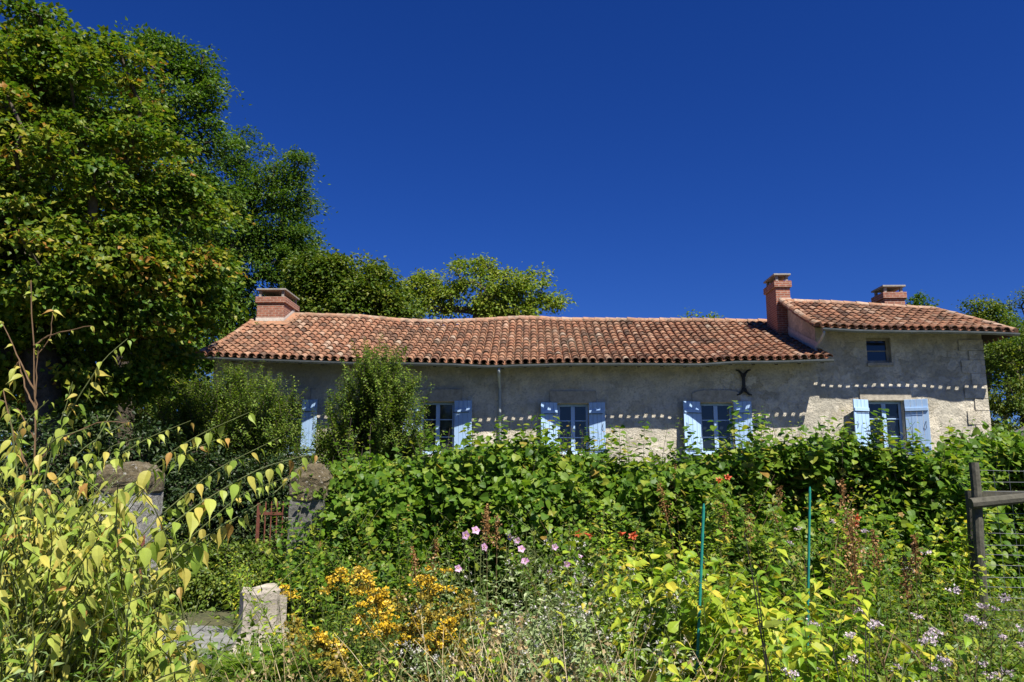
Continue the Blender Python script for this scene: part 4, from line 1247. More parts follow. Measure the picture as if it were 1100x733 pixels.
# ------------------------------------------------------------------ gate pillars, gates, stump
def pillar(label, x0, x1, ytop, Yd, depth, mat, capmat, caph=.26, rot=0.0):
    a, b = at(x0, ytop, Yd), at(x1, ytop, Yd)
    cx_ = (a[0] + b[0]) / 2; hw = (b[0] - a[0]) / 2
    root = thing('gate_pillar', label, 'gate pillar', (cx_, Yd + depth / 2, 0)); root.rotation_euler.z = rot
    zt = a[2]
    rng = np.random.default_rng(int(x0))
    g = G(); k = 9; zz = np.linspace(-.1, zt - caph, 24)
    # shaft: rounded square rings, slightly uneven
    sec = [(-1, -1), (-.33, -1.02), (.33, -1.02), (1, -1), (1.02, -.33), (1.02, .33), (1, 1), (.33, 1.02), (-.33, 1.02), (-1, 1), (-1.02, .33), (-1.02, -.33)]
    V = np.array([(sx * hw * .93, sy * depth / 2 * .93, z) for z in zz for sx, sy in sec])
    V[:, :2] += .012 * np.stack([vnoise(V * 6, 1), vnoise(V * 6, 2)], -1)
    m_ = len(sec)
    F = [(i * m_ + j, i * m_ + (j + 1) % m_, (i + 1) * m_ + (j + 1) % m_, (i + 1) * m_ + j) for i in range(len(zz) - 1) for j in range(m_)]
    g.add(V, F); g.build('shaft', M[mat], root)
    g = G(); zz = [zt - caph + .002, zt - caph * .75, zt - caph * .4, zt - caph * .15, zt]; sc = [1.0, 1.05, 1.0, .82, .5]
    aa = np.arange(40) / 40 * 2 * math.pi
    sec = [(np.sign(math.cos(a)) * abs(math.cos(a)) ** .35, np.sign(math.sin(a)) * abs(math.sin(a)) ** .35) for a in aa]; m_ = 40
    zz = np.interp(np.linspace(0, 4, 13), range(5), zz); sc = np.interp(np.linspace(0, 4, 13), range(5), sc)
    V = np.array([(sx * hw * s_, sy * depth / 2 * s_, z) for z, s_ in zip(zz, sc) for sx, sy in sec])
    V += .030 * np.stack([vnoise(V * 9, 3), vnoise(V * 9, 4), vnoise(V * 9, 5)], -1) + .014 * np.stack([vnoise(V * 24, 3), vnoise(V * 24, 4), vnoise(V * 24, 5)], -1)
    F = [(i * m_ + j, i * m_ + (j + 1) % m_, (i + 1) * m_ + (j + 1) % m_, (i + 1) * m_ + j) for i in range(12) for j in range(m_)]
    g.add(V, F); g.add(V[-m_:], [tuple(range(m_))]); g.add(V[:m_], [tuple(range(m_))[::-1]])
    g.build('cap', M[capmat], root)
    return root, cx_, hw, zt


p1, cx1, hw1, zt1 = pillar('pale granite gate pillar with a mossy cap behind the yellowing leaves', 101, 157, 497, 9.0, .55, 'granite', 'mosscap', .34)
p2, cx2, hw2, zt2 = pillar('shaded gate pillar with a lichen-covered cap beside the hedge', 311, 351, 499, 9.6, .45, 'field_and_shade_stone', 'mosscap', .42)  # shade on this shaft comes from its darker stone colour


def gate(label, hx, hy, width, ang, ztop, n):
    root = thing('iron_gate', label, 'gate', (hx, hy, 0)); root.rotation_euler.z = ang
    g = G(); g.box(0, width, -.012, .012, ztop * .86, ztop * .86 + .035); g.box(0, width, -.012, .012, .15, .185)
    g.box(-.002, .03, -.016, .016, .05, ztop * .98); g.box(width - .03, width + .002, -.016, .016, .05, ztop * .98)
    g.build('gate_frame', M['rust'], root)
    for q in range(n):
        x = .03 + (width - .06) * (q + 1) / (n + 1)
        G().tube([(x, 0, .10), (x, 0, ztop * .97), (x, 0, ztop)], [.009, .009, .002], 6).build('bar', M['rust'], root)
    return root


zg = at(270, 540, 9.9)[2]
gate('rusty iron gate leaf standing open beside the shaded pillar', cx2 - hw2 - .03, 10.35, .62, math.radians(172), zg, 6)
gate('rusty iron gate leaf seen edge-on against the pale pillar', cx1 + hw1 + .035, 9.0, .75, math.radians(113), at(150, 575, 9)[2], 7)

b = at(281, 682, 7.9); top_ = at(281, 633, 7.9)
hw = 25 / FPX * 7.9
g = G(); rng = np.random.default_rng(3); k = 18; zz = np.linspace(-.05, top_[2], 10)
V = []
for z in zz:
    for j in range(k):
        a = j / k * 2 * math.pi
        f = 1 + .35 * max(0, 1 - z / .2) ** 2 * (1 + .6 * math.sin(3 * a + 1)) + .06 * math.sin(5 * a) + .05 * math.sin(9 * a + 2)
        V.append((math.cos(a) * hw * f * .95, math.sin(a) * hw * f * .9, z + (.02 * math.sin(a * 1 + .6) + .018 * math.sin(5 * a)) * (max(z, 0) / top_[2]) ** 3))
F = [(i * k + j, i * k + (j + 1) % k, (i + 1) * k + (j + 1) % k, (i + 1) * k + j) for i in range(9) for j in range(k)] + []
g.add(V, F); g.add(V[-k:], [tuple(range(k))])
st = g.build('tree_stump', M['stump']); st.location = (b[0], 7.9, 0)
tag(st, 'bleached tree stump among the plants right of the path', 'stump')

# ------------------------------------------------------------------ fence at the right, stakes
fy = 8.3
pz = at(1047, 497, fy)
root = thing('wire_fence', 'weathered wooden fence with wire mesh at the right edge of the garden', 'fence', (pz[0], fy, 0))
rng = np.random.default_rng(4)
def post(x, y, z, r, lean=0.0):
    zz = np.linspace(-.1, z, 8)
    P = np.stack([x + lean * (zz - z) + 0 * zz, y + 0 * zz, zz], -1)
    P[:, :2] += rng.normal(0, .004, (8, 2))
    return G().tube(P, np.linspace(r * 1.12, r, 8), 10)
reparent(post(pz[0], fy, pz[2], .047, .035).build('post', M['wood'], root, smooth=False), root)
q = at(1039, 527, fy + .25)
reparent(post(q[0] + .03, fy + .25, q[2], .052, .03).build('post', M['wood'], root), root)
e = at(1039, 541, fy); e2_ = at(1200, 527, fy)
reparent(G().tube([at(1039, 541, fy) + [0, -.06, 0], at(1110, 534, fy) + [0, -.05, 0], at(1250, 524, fy) + [0, -.06, 0]], [.055, .05, .05], 9).build('rail', M['wood'], root), root)
a_, b_ = at(1036, 531, fy + .33), at(1250, 529, fy + .33)
reparent(G().box(a_[0], b_[0], fy + .30, fy + .33, a_[2] - .035, a_[2] + .035).build('rail', M['wood'], root, bevel=.004), root)
xr = at(1250, 529, fy)[0]
reparent(post(xr, fy, pz[2], .05).build('post', M['wood'], root), root)
g = G()
zt_ = at(1060, 505, fy + .06)[2]
for z in np.arange(.06, zt_, .105): g.tube([(pz[0] + .03, fy + .06, z + .01 * math.sin(z * 40)), ((pz[0] + xr) / 2, fy + .06, z - .015), (xr, fy + .06, z)], .0028, 4)
for x in np.arange(pz[0] + .06, xr, .155): g.tube([(x, fy + .062, .03), (x + .006, fy + .062, zt_ / 2), (x, fy + .062, zt_)], .0022, 4)
reparent(g.build('wire_mesh', M['wire'], root), root)

for (x0, y0_, x1, y1_, Yd, lab, rd) in [(756, 541, 749, 712, 4.6, 'taller green garden stake leaning in the yellow-leaved plants', .0082), (870, 523, 868, 650, 5.6, 'slimmer green garden stake nearer the fence', .0085)]:
    t_, b_ = at(x0, y0_, Yd), at(x1, y1_, Yd)
    d = (b_ - t_) / (t_[2] - b_[2]); b2 = t_ + d * (t_[2] + .1)
    P = np.linspace(b2, t_, 60); rads = rd * (1 + .12 * (np.arange(60) % 4 == 0)); rads[-1] = rd * .5
    g = G().tube(P, rads, 9)
    tag(g.build('garden_stake', M['stake']), lab, 'stake')

# stone wall at far right
a_ = at(1062, 478, 23.5); b_ = at(1130, 448, 23.5)
g = G(); xx = np.linspace(a_[0], b_[0] + 3, 30)
zt = np.interp(xx, [a_[0], b_[0]], [a_[2] - .1, b_[2]])
V = []
for x, z in zip(xx, zt):
    z = z + .03 * math.sin(x * 9)
    V += [(x, 23.5, .5), (x, 23.5, z), (x, 24.0, z + .02), (x, 24.0, .5)]
F = [(i * 4 + j, i * 4 + 4 + j, i * 4 + 5 + j, i * 4 + 1 + j) for i in range(29) for j in range(3)] + [(0, 1, 2, 3), (116, 119, 118, 117)]
g.add(V, F)
tag(g.build('stone_wall', M['field_and_shade_stone']), 'grey stone wall sloping up to the right beyond the house corner', 'wall')

# ------------------------------------------------------------------ the near, yellowing shrub on the left
def hero():
    rng = np.random.default_rng(61)
    base = np.array([-1.75, 2.9, 0.0])
    root = thing('yellowing_shrub', 'arching shrub with hanging yellow-green pointed leaves in the near left corner', 'shrub', tuple(base))
    gs, gl = G(), G()
    def shoot(pts, Yd, r0=.004, f0=.0, sp=.042, sz=.085, ylo=0.2, yhi=1.0, per=1):
        P0 = np.array([at(x, y, Yd + dy) for (x, y, dy) in pts])
        t = np.linspace(0, 1, 16); s = np.linspace(0, 1, len(P0))
        P = np.stack([np.interp(t, s, P0[:, k]) for k in range(3)], -1)
        P[1:-1] = (P[:-2] + 2 * P[1:-1] + P[2:]) / 4
        gs.tube(P, np.linspace(r0, r0 * .3, 16), 5)
        # pairs of hanging leaves
        _, _, L_ = along(P, [0]); n = max(3, int(L_ * (1 - f0) / sp))
        f = np.repeat(np.linspace(f0, 1, n), 2) + rng.normal(0, .006, 2 * n)
        keep = rng.random(2 * n) < .85
        f = np.clip(f[keep], 0, 1)
        pos, tan, _ = along(P, f)
        m = len(f)
        side = np.where(np.arange(m) % 2 == 0, 1, -1)[:, None]
        o = nrm(np.cross(tan, [0, 0, 1.0]) * side + rng.normal(0, .35, (m, 3)))
        tip = nrm(o * .55 + tan * .25 + rng.normal(0, .2, (m, 3)) - [0, 0, .95])
        nor = nrm(o * .9 + np.array([0.25, -.5, .5]) + rng.normal(0, .35, (m, 3)))
        size = sz * (.55 + .7 * rng.random(m)) * (1 - .5 * np.clip((f - .6) / .4, 0, 1))
        pet = pos + o * .012 - [0, 0, .006]
        leaves(gl, pet, tip, nor, size * .92, .42 + .18 * rng.random(m), T_HERO, ylo + (yhi - ylo) * rng.random(m))
    # arching shoots seen against the dark
    shoot([(60, 640, .0), (120, 548, 0), (165, 498, .02), (215, 466, .05), (268, 443, .1)], 2.75, f0=.25)
    shoot([(70, 660, .0), (150, 590, 0), (215, 540, .1), (280, 502, .2), (338, 487, .3)], 2.8, f0=.2)
    shoot([(80, 690, .0), (160, 620, 0), (230, 570, .1), (290, 535, .2), (325, 500, .3)], 2.9, f0=.2)
    shoot([(90, 700, 0), (150, 640, .1), (200, 605, .2), (250, 560, .3)], 3.0, f0=.2)
    shoot([(30, 600, .1), (55, 480, .1), (85, 425, .1), (112, 385, .1), (137, 364, .15)], 2.9, f0=.3, sz=.07)
    shoot([(40, 620, .1), (80, 520, .1), (105, 470, .1), (122, 440, .15)], 3.0, f0=.3, sz=.075, ylo=0, yhi=.6)
    shoot([(10, 600, -.1), (40, 540, -.1), (90, 480, 0), (140, 452, .1)], 3.1, f0=.35, sz=.05, ylo=.5)
    shoot([(20, 640, 0), (75, 560, 0), (140, 520, 0), (200, 485, 0), (245, 468, 0)], 3.1, f0=.2, sz=.075)
    shoot([(0, 620, 0), (20, 520, 0), (10, 440, 0)], 2.6, f0=.3, sz=.08, ylo=.4)
    shoot([(50, 560, .1), (110, 500, .1), (160, 470, .15), (205, 452, .2)], 3.2, f0=.2, sz=.06)
    shoot([(100, 640, 0), (165, 560, .1), (230, 505, .2), (300, 470, .3)], 3.1, f0=.25, sz=.07)
    shoot([(110, 660, .2), (190, 590, .2), (260, 530, .3), (310, 512, .3)], 3.2, f0=.25, sz=.07)
    shoot([(0, 560, 0), (30, 500, 0), (60, 470, 0), (95, 460, .1)], 2.9, f0=.1, sz=.07)
    shoot([(-20, 540, 0), (10, 490, 0), (25, 455, 0)], 2.8, f0=.1, sz=.07, ylo=.4)
    for (pts, yl_) in [([(20, 560, 0), (45, 500, 0), (70, 440, 0), (78, 410, 0)], .0), ([(60, 580, .1), (95, 510, .1), (118, 480, .1), (150, 470, .1)], .1), ([(-10, 560, 0), (5, 500, 0), (30, 450, 0), (52, 430, 0)], .3), ([(5, 600, -.1), (60, 520, -.1), (95, 495, -.1)], .2)]:
        shoot(pts, 3.0, f0=.25, sz=.06, ylo=yl_)
    # the leafy mass below
    for i in range(400):
        b = base + rng.normal(0, 1, 3) * [.28, .25, 0]
        x = rng.uniform(-110, 225); lim = np.interp(x, [-110, 0, 60, 120, 160, 225], [460, 505, 520, 545, 600, 680])
        y = lim + abs(rng.normal(0, 55))
        if i % 9 == 0: continue
        if i > 285: x = rng.normal(122, 22); y = rng.uniform(505, 640)
        tip = at(x, y, base[1] + rng.normal(-.05, .3))
        if tip[2] < .3: tip[2] = .3 + .2 * rng.random()
        mid = (b + tip) / 2 + [0, 0, .35 * abs(tip[2])] + rng.normal(0, .08, 3)
        t = np.linspace(0, 1, 12)[:, None]
        P = (1 - t) ** 2 * b + 2 * t * (1 - t) * mid + t ** 2 * tip
        gs.tube(P, np.linspace(.004, .0015, 12), 4)
        m = 30
        f = np.sort(.25 + .75 * rng.random(m))
        pos, tan, _ = along(P, f)
        o = nrm(np.cross(tan, rdir(rng, m)))
        tipd = nrm(o * .6 + tan * .3 + rng.normal(0, .2, (m, 3)) - [0, 0, .7])
        nor = nrm(o * .4 + np.array([0.2, -.45, .7]) + rng.normal(0, .35, (m, 3)))
        yl = .08 + rng.random() * .45
        leaves(gl, pos + o * .012, tipd, nor, .050 * (.5 + .8 * rng.random(m)), .36 + .14 * rng.random(m), T_MID, np.clip(yl + .55 * rng.random(m), 0, 1))
    reparent(gs.build('stem', M['twig'], root), root); reparent(gl.build('foliage', M['hero'], root), root)
hero()


def sapling():
    rng = np.random.default_rng(62)
    base = at(28, 640, 3.2) * [1, 1, 0]
    root = thing('bare_sapling', 'tall thin sapling with reddish twigs and few leaves at the left edge', 'sapling', tuple(base))
    gs, gl = G(), G()
    def twig(pts, Yd, r0, leafn, sz):
        P0 = np.array([at(x, y, Yd) for (x, y) in pts])
        t = np.linspace(0, 1, 12); s = np.linspace(0, 1, len(P0))
        P = np.stack([np.interp(t, s, P0[:, k]) for k in range(3)], -1) + rng.normal(0, .002, (12, 3))
        gs.tube(P, np.linspace(r0, r0 * .4, 12), 5)
        f = np.clip(np.concatenate([.2 + .8 * rng.random(leafn), [1] * 2]), 0, 1)
        pos, tan, _ = along(P, f); m = len(f)
        o = nrm(np.cross(tan, rdir(rng, m)))
        leaves(gl, pos, nrm(o * .6 + tan * .4 - [0, 0, .6]), nrm(o * .5 + np.array([.2, -.5, .5])), sz * (.5 + .6 * rng.random(m)), .45, T_HERO, .3 + .7 * rng.random(m))
    twig([(22, 700), (30, 600), (38, 480), (37, 400), (33, 302)], 3.2, .0055, 5, .05)
    twig([(37, 372), (52, 360), (99, 350)], 3.2, .004, 2, .03)
    twig([(37, 385), (55, 362), (57, 333)], 3.22, .003, 2, .04)
    twig([(37, 420), (20, 385), (2, 345)], 3.2, .004, 3, .06)
    twig([(38, 440), (28, 420), (20, 385), (14, 408)], 3.15, .004, 5, .06)
    twig([(37, 470), (20, 440), (0, 430)], 3.2, .004, 4, .06)
    twig([(38, 500), (60, 475), (110, 452), (140, 455)], 3.25, .004, 9, .045)
    twig([(37, 520), (15, 470), (4, 420)], 3.1, .005, 8, .07)
    twig([(39, 452), (38, 420), (41, 370)], 3.2, .004, 1, .04)
    reparent(gs.build('stem', M['redtwig'], root), root); reparent(gl.build('foliage', M['hero'], root), root)
sapling()

# ------------------------------------------------------------------ the flower border
def gp(x, y, Yd):
    p = at(x, y, Yd); return np.array([p[0], Yd, float(gz(p[0], Yd))])


def h_at(x, y, Yd): return float(at(x, y, Yd)[2])


# goldenrods
for (x, y, Yd, lab, mat, ts, n, sp) in [(435, 622, 5.6, 'goldenrod with the brightest yellow plumes, left of the faded one', 'gold', 1.0, 16, .22),
                                        (478, 640, 5.5, 'goldenrod with faded ochre plumes beside the grey-green asters', 'oldgold', 1.1, 14, .18),
                                        (395, 680, 5.2, 'low goldenrod with brownish plumes at the bottom of the border', 'oldgold', .8, 12, .16),
                                        (415, 598, 6.2, 'goldenrod gone brown standing behind the bright one', 'oldgold', .9, 9, .15),
                                        (356, 617, 6.6, 'small goldenrod with two yellow plumes below the shaded pillar', 'gold', .7, 6, .12),
                                        (322, 668, 6.2, 'faded goldenrod to the right of the stump', 'oldgold', .8, 7, .13)]:
    plant('goldenrod', lab, 'flower', gp(x, 700, Yd), n, h_at(x, y, Yd), sp, .35, .45, 'goldleaf', .085, .22, .03, .25, T_FOLD, 'twig', 'plume', mat, ts, .75, int(x), 'goldenrods in the border', per=1, jit=.25)

# grey-green asters with pale seed heads
for (x, y, Yd, lab) in [(545, 600, 5.6, 'grey-green aster clump right of the goldenrods'), (590, 612, 5.4, 'grey-green aster clump under the pink flowers'),
                        (640, 625, 5.0, 'aster clump thick with white seed fluff in the middle of the border'), (520, 655, 4.8, 'low grey-green aster clump at the foot of the faded goldenrod'),
                        (690, 650, 4.7, 'aster clump with white fluff left of the taller stake'), (600, 670, 4.4, 'pale aster clump among the dry grass')]:
    plant('aster_clump', lab, 'flower', gp(x, 700, Yd), 20, h_at(x, y, Yd), .28, .45, .45, 'aster', .085, .40, .034, .25, T_FOLD, 'twig', 'seed', 'white', .9, .5, int(x) + 1, 'asters gone to seed', side=1, jit=.35)

# dry grass
def dry_grass(label, x, y, Yd, n, seed, spread=.35):
    rng = np.random.default_rng(seed)
    b = gp(x, 700, Yd); h = h_at(x, y, Yd)
    root = thing('dry_grass', label, 'grass', tuple(b))
    g = G()
    for i in range(n):
        P = path_of(rng, b + rng.normal(0, 1, 3) * [spread, spread * .6, 0], rng.random() * 6.28, .15 + .5 * rng.random(), max(.15, h) * (.5 + .8 * rng.random()), .9 * rng.random(), 8)
        w = np.linspace(.004, .001, 8)
        g.tube(P, w, 3, rng.random(), cap=False)
        if rng.random() < .35: florets(g, rng, P[-1], .03, 8, .02)
    reparent(g.build('blade', M['straw'], root), root)
for (x, y, Yd, n, lab) in [(545, 672, 4.4, 150, 'straw-coloured dry grass in front of the grey-green asters'), (470, 705, 4.2, 110, 'low dry grass at the very bottom below the goldenrods'),
                           (640, 690, 4.0, 110, 'dry bent grass stalks left of the taller stake'), (330, 700, 5.0, 60, 'sparse dry grass beside the fern'), (590, 705, 3.7, 120, 'dense dry straw at the bottom centre')]:
    dry_grass(lab, x, y, Yd, n, int(x))

# yellow-green leafy plants round the taller stake
for (x, y, Yd, lab, n, sz) in [(700, 585, 5.6, 'yellow-green leafy plant left of the taller stake', 20, .10), (780, 590, 5.3, 'lime-yellow broad-leaved plant right of the taller stake', 22, .11),
                               (840, 610, 5.0, 'yellowing leafy plant between the two green stakes', 20, .11), (790, 660, 4.3, 'low lime-green plant at the foot of the taller stake', 18, .09),
                               (870, 655, 4.4, 'yellow broad-leaved plant below the slimmer stake', 18, .10), (720, 655, 4.6, 'light green leafy plant among the white seed fluff', 14, .085),
                               (560, 668, 4.7, 'low yellow-green plant among the asters at the bottom centre', 14, .06), (505, 695, 4.3, 'small yellow-green plant at the bottom left of the dry grass', 12, .055), (640, 662, 4.9, 'yellow-green plant between the white fluff and the dry grass', 14, .065),
                               (900, 690, 4.0, 'bright green plant at the bottom right of the border', 16, .08)]:
    plant('leafy_perennial', lab, 'plant', gp(x, 700, Yd), n, h_at(x, y, Yd), .34, .5, .6, 'limey', sz * 1.35, .66, .05, .55, T_MID, 'twig', seed=int(x) + 2, group='yellow-green leafy plants', side=1, jit=.3)

# trumpet vines
def flower5(kind):
    """one blossom: five petals round an eye, or a narrow trumpet"""
    g = G()
    if kind == 'anemone':
        a = np.arange(5) * 2 * math.pi / 5
        tip = np.stack([np.cos(a), np.sin(a), .25 + 0 * a], -1)
        leaves(g, tip * .005, tip, np.tile([0, 0, 1.0], (5, 1)), .032, 1.0, T_ROUND, np.linspace(.1, .9, 5))
        return g
    P = np.array([(0, 0, 0), (0, 0, .02), (0, 0, .045), (0, 0, .06)]); k = 8
    g.tube(P, [.005, .008, .013, .02], k, cap=False)
    a = np.arange(5) * 2 * math.pi / 5
    d = np.stack([np.cos(a), np.sin(a), .35 + 0 * a], -1)
    leaves(g, d * .017 + [0, 0, .055], d, np.tile([0, 0, 1.0], (5, 1)), .026, .9, T_FOLD, np.linspace(.2, .9, 5))
    return g


PET = {}
def blossom(kind, mat, root, p, aim, s):
    if kind not in PET:
        ob = flower5(kind).build('flower', M[mat], root)
        PET[kind] = ob
        if kind == 'anemone':
            ge = G(); florets(ge, np.random.default_rng(1), np.array([0, 0, .006]), .012, 16, .006); ge.build('flower_eye', M['yolk'], ob)
    else:
        ob = copy_tree(PET[kind], root)
    ob.parent = root; ob.matrix_parent_inverse.identity()
    ob.location = Vector(p) - root.location
    ob.rotation_euler = Vector(aim).to_track_quat('Z', 'Y').to_euler(); ob.scale = (s, s, s)
    return ob


rng = np.random.default_rng(77)
for (x, y, Yd, lab, fl) in [(650, 560, 7.6, 'trumpet vine with two red flower clusters below the hedge', [(618, 571), (628, 573), (677, 575), (680, 580), (672, 572)]),
                            (780, 515, 8.6, 'trumpet vine with orange flowers climbing the hedge above the stake', [(772, 520), (780, 516), (786, 512)]),
                            (905, 555, 8.0, 'trumpet vine with a single red flower left of the rusty seed spike', [(914, 561), (919, 559)])]:
    r_ = plant('trumpet_vine', lab, 'vine', gp(x, 700, Yd), 16, h_at(x, y, Yd), .42, .5, .5, 'vine', .085, .5, .045, .35, T_FOLD, 'redtwig', seed=int(x), jit=.3)
    for (fx, fy_) in fl:
        p = at(fx, fy_, Yd - .35)
        blossom('trumpet', 'red', r_, p, (rng.normal(0, .8), -1, rng.normal(.1, .6)), .95)

# pink anemones
for (x, y, Yd, lab, fl) in [(570, 575, 6.6, 'pink anemones with the most open flowers, right of the goldenrods', [(548, 577), (556, 581), (564, 603), (590, 614), (596, 588), (560, 590), (609, 606), (622, 598)]),
                            (505, 600, 6.4, 'pink anemones with scattered single flowers above the faded goldenrod', [(511, 570), (492, 611), (520, 588), (500, 575)])]:
    r_ = plant('pink_anemone', lab, 'flower', gp(x, 700, Yd), 16, h_at(x, y, Yd) * .97, .35, .35, .3, 'aster', .07, .5, .06, .3, T_LOBED, 'twig', seed=int(x), side=1, jit=.35)
    for (fx, fy_) in fl:
        p = at(fx, fy_, Yd - .3)
        blossom('anemone', 'pink', r_, p, (rng.normal(0.2, .6), -1, rng.normal(.5, .5)), rng.uniform(.75, 1.05))
        e = p + np.array([0, .02, -.5])
        reparent(G().tube([p + [0, .01, 0], (p + e) / 2 + rng.normal(0, .02, 3), e], .002, 4).build('flower_stalk', M['twig'], r_), r_)

# rust-brown seed spikes
for (x, y, Yd, lab, n, ts, sp) in [(930, 525, 5.6, 'tallest rust-brown seed spike right of the slimmer stake', 3, 1.6, .03), (972, 570, 5.8, 'short rusty seed spikes between the tall spike and the fence', 3, .8, .10),
                                   (745, 498, 8.7, 'rusty seed head against the hedge left of the taller stake', 2, 1.2, .08), (795, 525, 8.5, 'rusty seed heads in the hedge between the stakes', 3, 1.1, .2),
                                   (528, 548, 7.8, 'brown seed head in front of the hedge above the pink flowers', 3, .8, .1), (455, 570, 7.6, 'brown stalk in front of the hedge above the goldenrods', 2, .9, .05)]:
    plant('dock_plant', lab, 'plant', gp(x, 700, Yd), n, h_at(x, y, Yd), sp, .12, .1, None, top='spike', topmat='rusty', topsize=ts, stem='redtwig', seed=int(x), stem_r=.005, jit=.12)
# dark stems with cut leaves
for (x, y, Yd, lab) in [(842, 590, 3.9, 'dark slender stem with cut leaves between the stakes'), (926, 640, 3.8, 'dark slender stem below the tall rusty spike')]:
    plant('dark_stemmed_plant', lab, 'plant', gp(x, 700, Yd), 3, h_at(x, y, Yd), .05, .15, .1, 'weed', .11, .8, .16, .3, T_LOBED, 'darkstem', seed=int(x), stem_r=.006, per=1, jit=.2)

# pale pink agrimony along the bottom right
for (x, y, Yd, lab, n) in [(945, 690, 4.2, 'pale pink marjoram below the rusty spike', 14), (1010, 665, 4.4, 'pale pink marjoram in front of the fence post', 13), (1075, 655, 4.5, 'pale pink marjoram at the right edge below the wire mesh', 16),
                           (880, 715, 3.8, 'low pale pink marjoram at the bottom right of the border', 10), (1050, 700, 3.7, 'nearest pale pink marjoram in the bottom right corner', 9), (1000, 600, 6.2, 'taller pale pink marjoram behind the others near the fence', 8),
                           (890, 570, 7.0, 'pale pink marjoram in front of the hedge between the slimmer stake and the spike', 8)]:
    plant('marjoram', lab, 'flower', gp(x, 700, Yd), n, h_at(x, y, Yd), .28, .4, .4, 'weed', .05, .5, .045, .2, T_FOLD, 'redtwig', 'corymb', 'palepink', .85, .55, int(x), 'pale pink marjorams', side=1, jit=.3)

# green plants between
for (x, y, Yd, lab, sz, leaf) in [(330, 600, 6.8, 'leafy green plant between the stump and the shaded pillar', .075, 'limey'), (278, 592, 8.5, 'light green shrublet growing behind the stump', .07, 'limey'),
                                  (385, 615, 6.8, 'green leafy plant behind the goldenrods', .08, 'weed'), (345, 650, 5.8, 'nettle-like green plant left of the goldenrods', .075, 'weed'),
                                  (460, 690, 4.6, 'dark green leafy plant in front of the goldenrods', .07, 'goldleaf'), (240, 700, 4.6, 'low green plant at the edge of the path', .06, 'weed'),
                                  (985, 640, 5.6, 'green plant with dark leaves below the wooden post', .08, 'weed'), (1070, 625, 7.4, 'green plant growing at the foot of the fence', .08, 'weed'),
                                  (935, 610, 6.0, 'broad green plant behind the rusty spike', .09, 'weed'), (30, 690, 2.5, 'blue-green leafy plant in the bottom left corner', .06, 'aster'),
                                  (990, 590, 7.4, 'climbing green plant in front of the right end of the hedge', .09, 'vine'), (660, 600, 6.2, 'feathery green plant below the red flowers', .06, 'goldleaf'),
                                  (1095, 650, 6.4, 'green plant at the right edge in front of the wire mesh', .08, 'weed'), (420, 560, 8.4, 'dark green plant in front of the hedge above the goldenrods', .09, 'vine')]:
    plant('leafy_plant', lab, 'plant', gp(x, 700, Yd), 20, h_at(x, y, Yd), .34, .45, .5, leaf, sz, .42, .042, .3, T_FOLD, 'twig', seed=int(x) + 5, side=1, jit=.35)

for (x, y, Yd, lab, lf) in [(334, 527, 9.25, 'leafy vine climbing the shaded gate pillar, left end of the hedge', 'vine'), (318, 585, 8.9, 'green vine at the foot of the shaded gate pillar', 'vine'),
                          (120, 560, 8.3, 'green plant in front of the pale gate pillar behind the yellowing shrub', 'limey')]:
    plant('leafy_plant', lab, 'plant', gp(x, 700, Yd), 24 if x > 200 else 9, h_at(x, y, Yd), .27, .4, .4, lf, .085, .7, .045, .3, T_ROUND if x > 200 else T_MID, 'twig', seed=int(x) + 5, side=1, jit=.35)

for q, (x, y, Yd, lab, lf) in enumerate([(365, 560, 9.0, 'dark green bushy growth at the foot of the hedge, left end', 'vine'), (450, 545, 9.0, 'bushy growth spilling from the hedge above the goldenrods', 'vine'),
                          (600, 548, 9.0, 'bushy growth spilling from the hedge behind the pink flowers', 'vine'), (690, 555, 8.6, 'paler bushy growth below the hedge right of the red flowers', 'limey'),
                          (730, 530, 8.7, 'bushy growth against the hedge left of the taller stake', 'weed'), (820, 540, 8.6, 'bushy growth against the hedge between the stakes', 'weed'),
                          (890, 545, 8.6, 'bushy growth against the hedge right of the slimmer stake', 'vine'), (1010, 530, 8.8, 'bushy growth at the right end of the hedge by the post', 'limey')]):
    plant('hedge_growth', lab, 'plant', gp(x, 700, Yd), 20, h_at(x, y, Yd), .45, .6, .5, lf, .10, .75, .05, .3, T_ROUND, 'twig', seed=900 + q, side=2, jit=.4)

for q, (x, y, Yd, lab) in enumerate([(70, 665, 2.35, 'narrow-leaved green plant at the bottom left in front of the yellowing shrub'), (165, 690, 2.6, 'narrow-leaved green plant by the path edge, right of the yellowing shrub'),
                                     (8, 640, 2.3, 'narrow-leaved green plant at the lower left edge')]):
    plant('leafy_plant', lab, 'plant', gp(x, 700, Yd), 16, h_at(x, y, Yd), .2, .5, .5, 'fern', .07, .24, .026, .3, T_FOLD, 'twig', seed=950 + q, side=1, jit=.3)

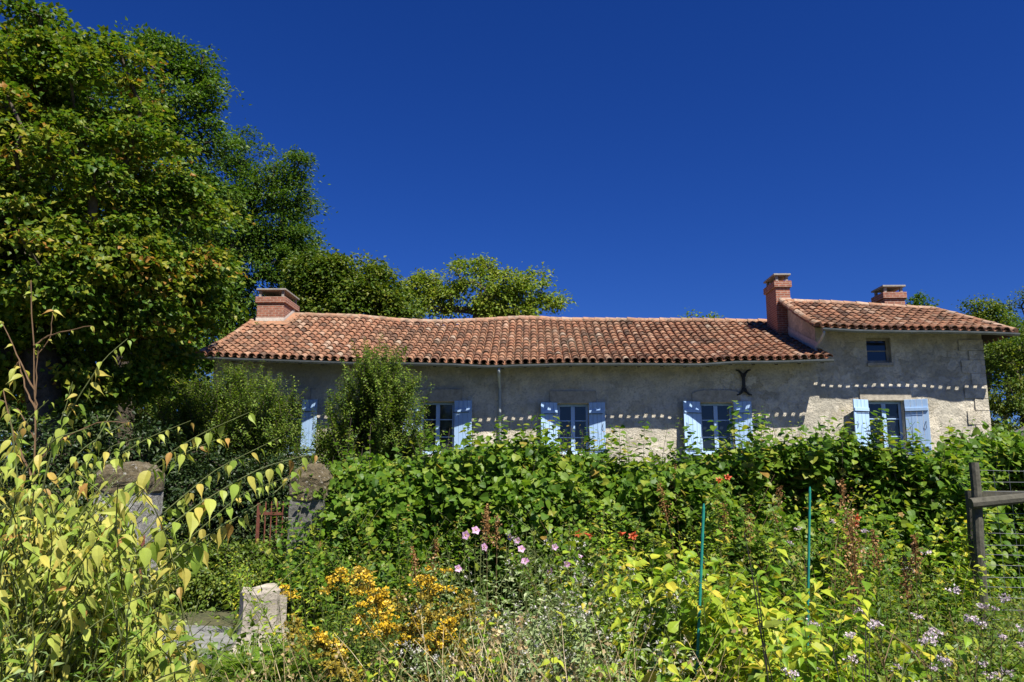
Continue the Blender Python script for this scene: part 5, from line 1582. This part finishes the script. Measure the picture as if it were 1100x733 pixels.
# fern
def fern(label, b, n, Lf, seed):
    rng = np.random.default_rng(seed)
    root = thing('fern', label, 'fern', tuple(b)); gs, gl = G(), G()
    for i in range(n):
        az = i / n * 6.28 + rng.normal(0, .2)
        P = path_of(rng, b, az, .45 + .3 * rng.random(), Lf * (.8 + .4 * rng.random()), 1.0, 14, .01)
        gs.tube(P, np.linspace(.004, .001, 14), 4)
        f = np.linspace(.15, 1, 34); pos, tan, _ = along(P, f)
        sd_ = nrm(np.cross(tan, [0, 0, 1.0])); up_ = np.cross(sd_, tan)
        wl = .13 * np.sin(np.clip(f * 1.05, 0, 1) * math.pi) ** .7 * Lf / .6 + .012
        for s_ in (1, -1):
            d = nrm(sd_ * s_ + tan * .35 - up_ * .12)
            # pinna: rachis with small leaflets
            for q in np.linspace(.08, .95, 8):
                pp = pos + d * (wl * q)[:, None]
                for s2 in (1, -1):
                    leaves(gl, pp, nrm(tan * s2 + d * .5), up_, wl * .26 * (1 - q * .75), .5, T_DIAMOND, rng.random(len(f)))
    reparent(gs.build('stem', M['twig'], root), root); reparent(gl.build('frond', M['fern'], root), root)
fern('light green fern with arching fronds at the bottom beside the path', gp(285, 700, 6.1), 14, .72, 8)
fern('smaller fern arching over the path edge on the left', gp(212, 700, 5.7), 9, .55, 9)

# ------------------------------------------------------------------ what nobody could count: undergrowth and grass
rng = np.random.default_rng(99)
g = G()
n = 42000
y = 3.4 + 8.0 * rng.random(n) ** 1.1
x = (rng.random(n) * 2 - 1) * (0.72 * y + .6)
path = (np.abs(x + 3.35 - (y - 7) * .05) < .72) & (y > 4.6)
gap = (x < -1.9) & (y > 7.0)
hh = (.06 + .42 * rng.random(n) ** 1.4) * np.clip(.75 + .5 * vnoise(np.stack([x * 1.2, y * 1.2, 0 * x], -1), 8), .2, 1.2)
keep = ~path & ~(gap & (hh > .12))
x, y, hh = x[keep], y[keep], hh[keep]; n = len(x)
P = np.stack([x, y, gz(x, y) + hh], -1)
patch = vnoise(np.stack([x * 1.7, y * 1.7, 0 * x], -1), 15) * .5 + .5
leaves(g, P, nrm(rng.normal(0, .7, (n, 3)) + [0, 0, .1]), nrm(rng.normal(0, .4, (n, 3)) + [0, -.2, 1]), .06 * (.5 + .9 * rng.random(n)), .5 + .3 * rng.random(n), T_FOLD, np.clip(.35 * patch + .65 * rng.random(n), 0, 1))
tag(g.build('undergrowth', M['weed']), 'low tangle of green weeds covering the garden soil', 'undergrowth', kind='stuff')
g = G()
n = 26000
y = 3.6 + 9 * rng.random(n); x = (rng.random(n) * 2 - 1) * (0.72 * y + .6)
path = (np.abs(x + 3.35 - (y - 7) * .05) < .66) & (y > 4.8)
x, y = x[~path], y[~path]; n = len(x)
P = np.stack([x, y, gz(x, y) - .02], -1)
leaves(g, P, nrm(rng.normal(0, .35, (n, 3)) + [0, 0, 1]), nrm(rng.normal(0, 1, (n, 3)) * [1, 1, .1]), .12 * (.5 + rng.random(n)), .07, T_BLADE, rng.random(n))
tag(g.build('grass', M['fern']), 'short grass growing between the border plants and along the path', 'grass', kind='stuff')
# meadow further off, towards the house
g = G(); n = 30000
y = 12 + 9.5 * rng.random(n); x = (rng.random(n) * 2 - 1) * 17
P = np.stack([x, y, gz(x, y) - .02], -1)
leaves(g, P, nrm(rng.normal(0, .35, (n, 3)) + [0, 0, 1]), nrm(rng.normal(0, 1, (n, 3)) * [1, 1, .1]), .16 * (.5 + rng.random(n)), .09, T_BLADE, rng.random(n))
tag(g.build('lawn_grass', M['weed']), 'grass in front of the house behind the hedge', 'grass', kind='stuff')
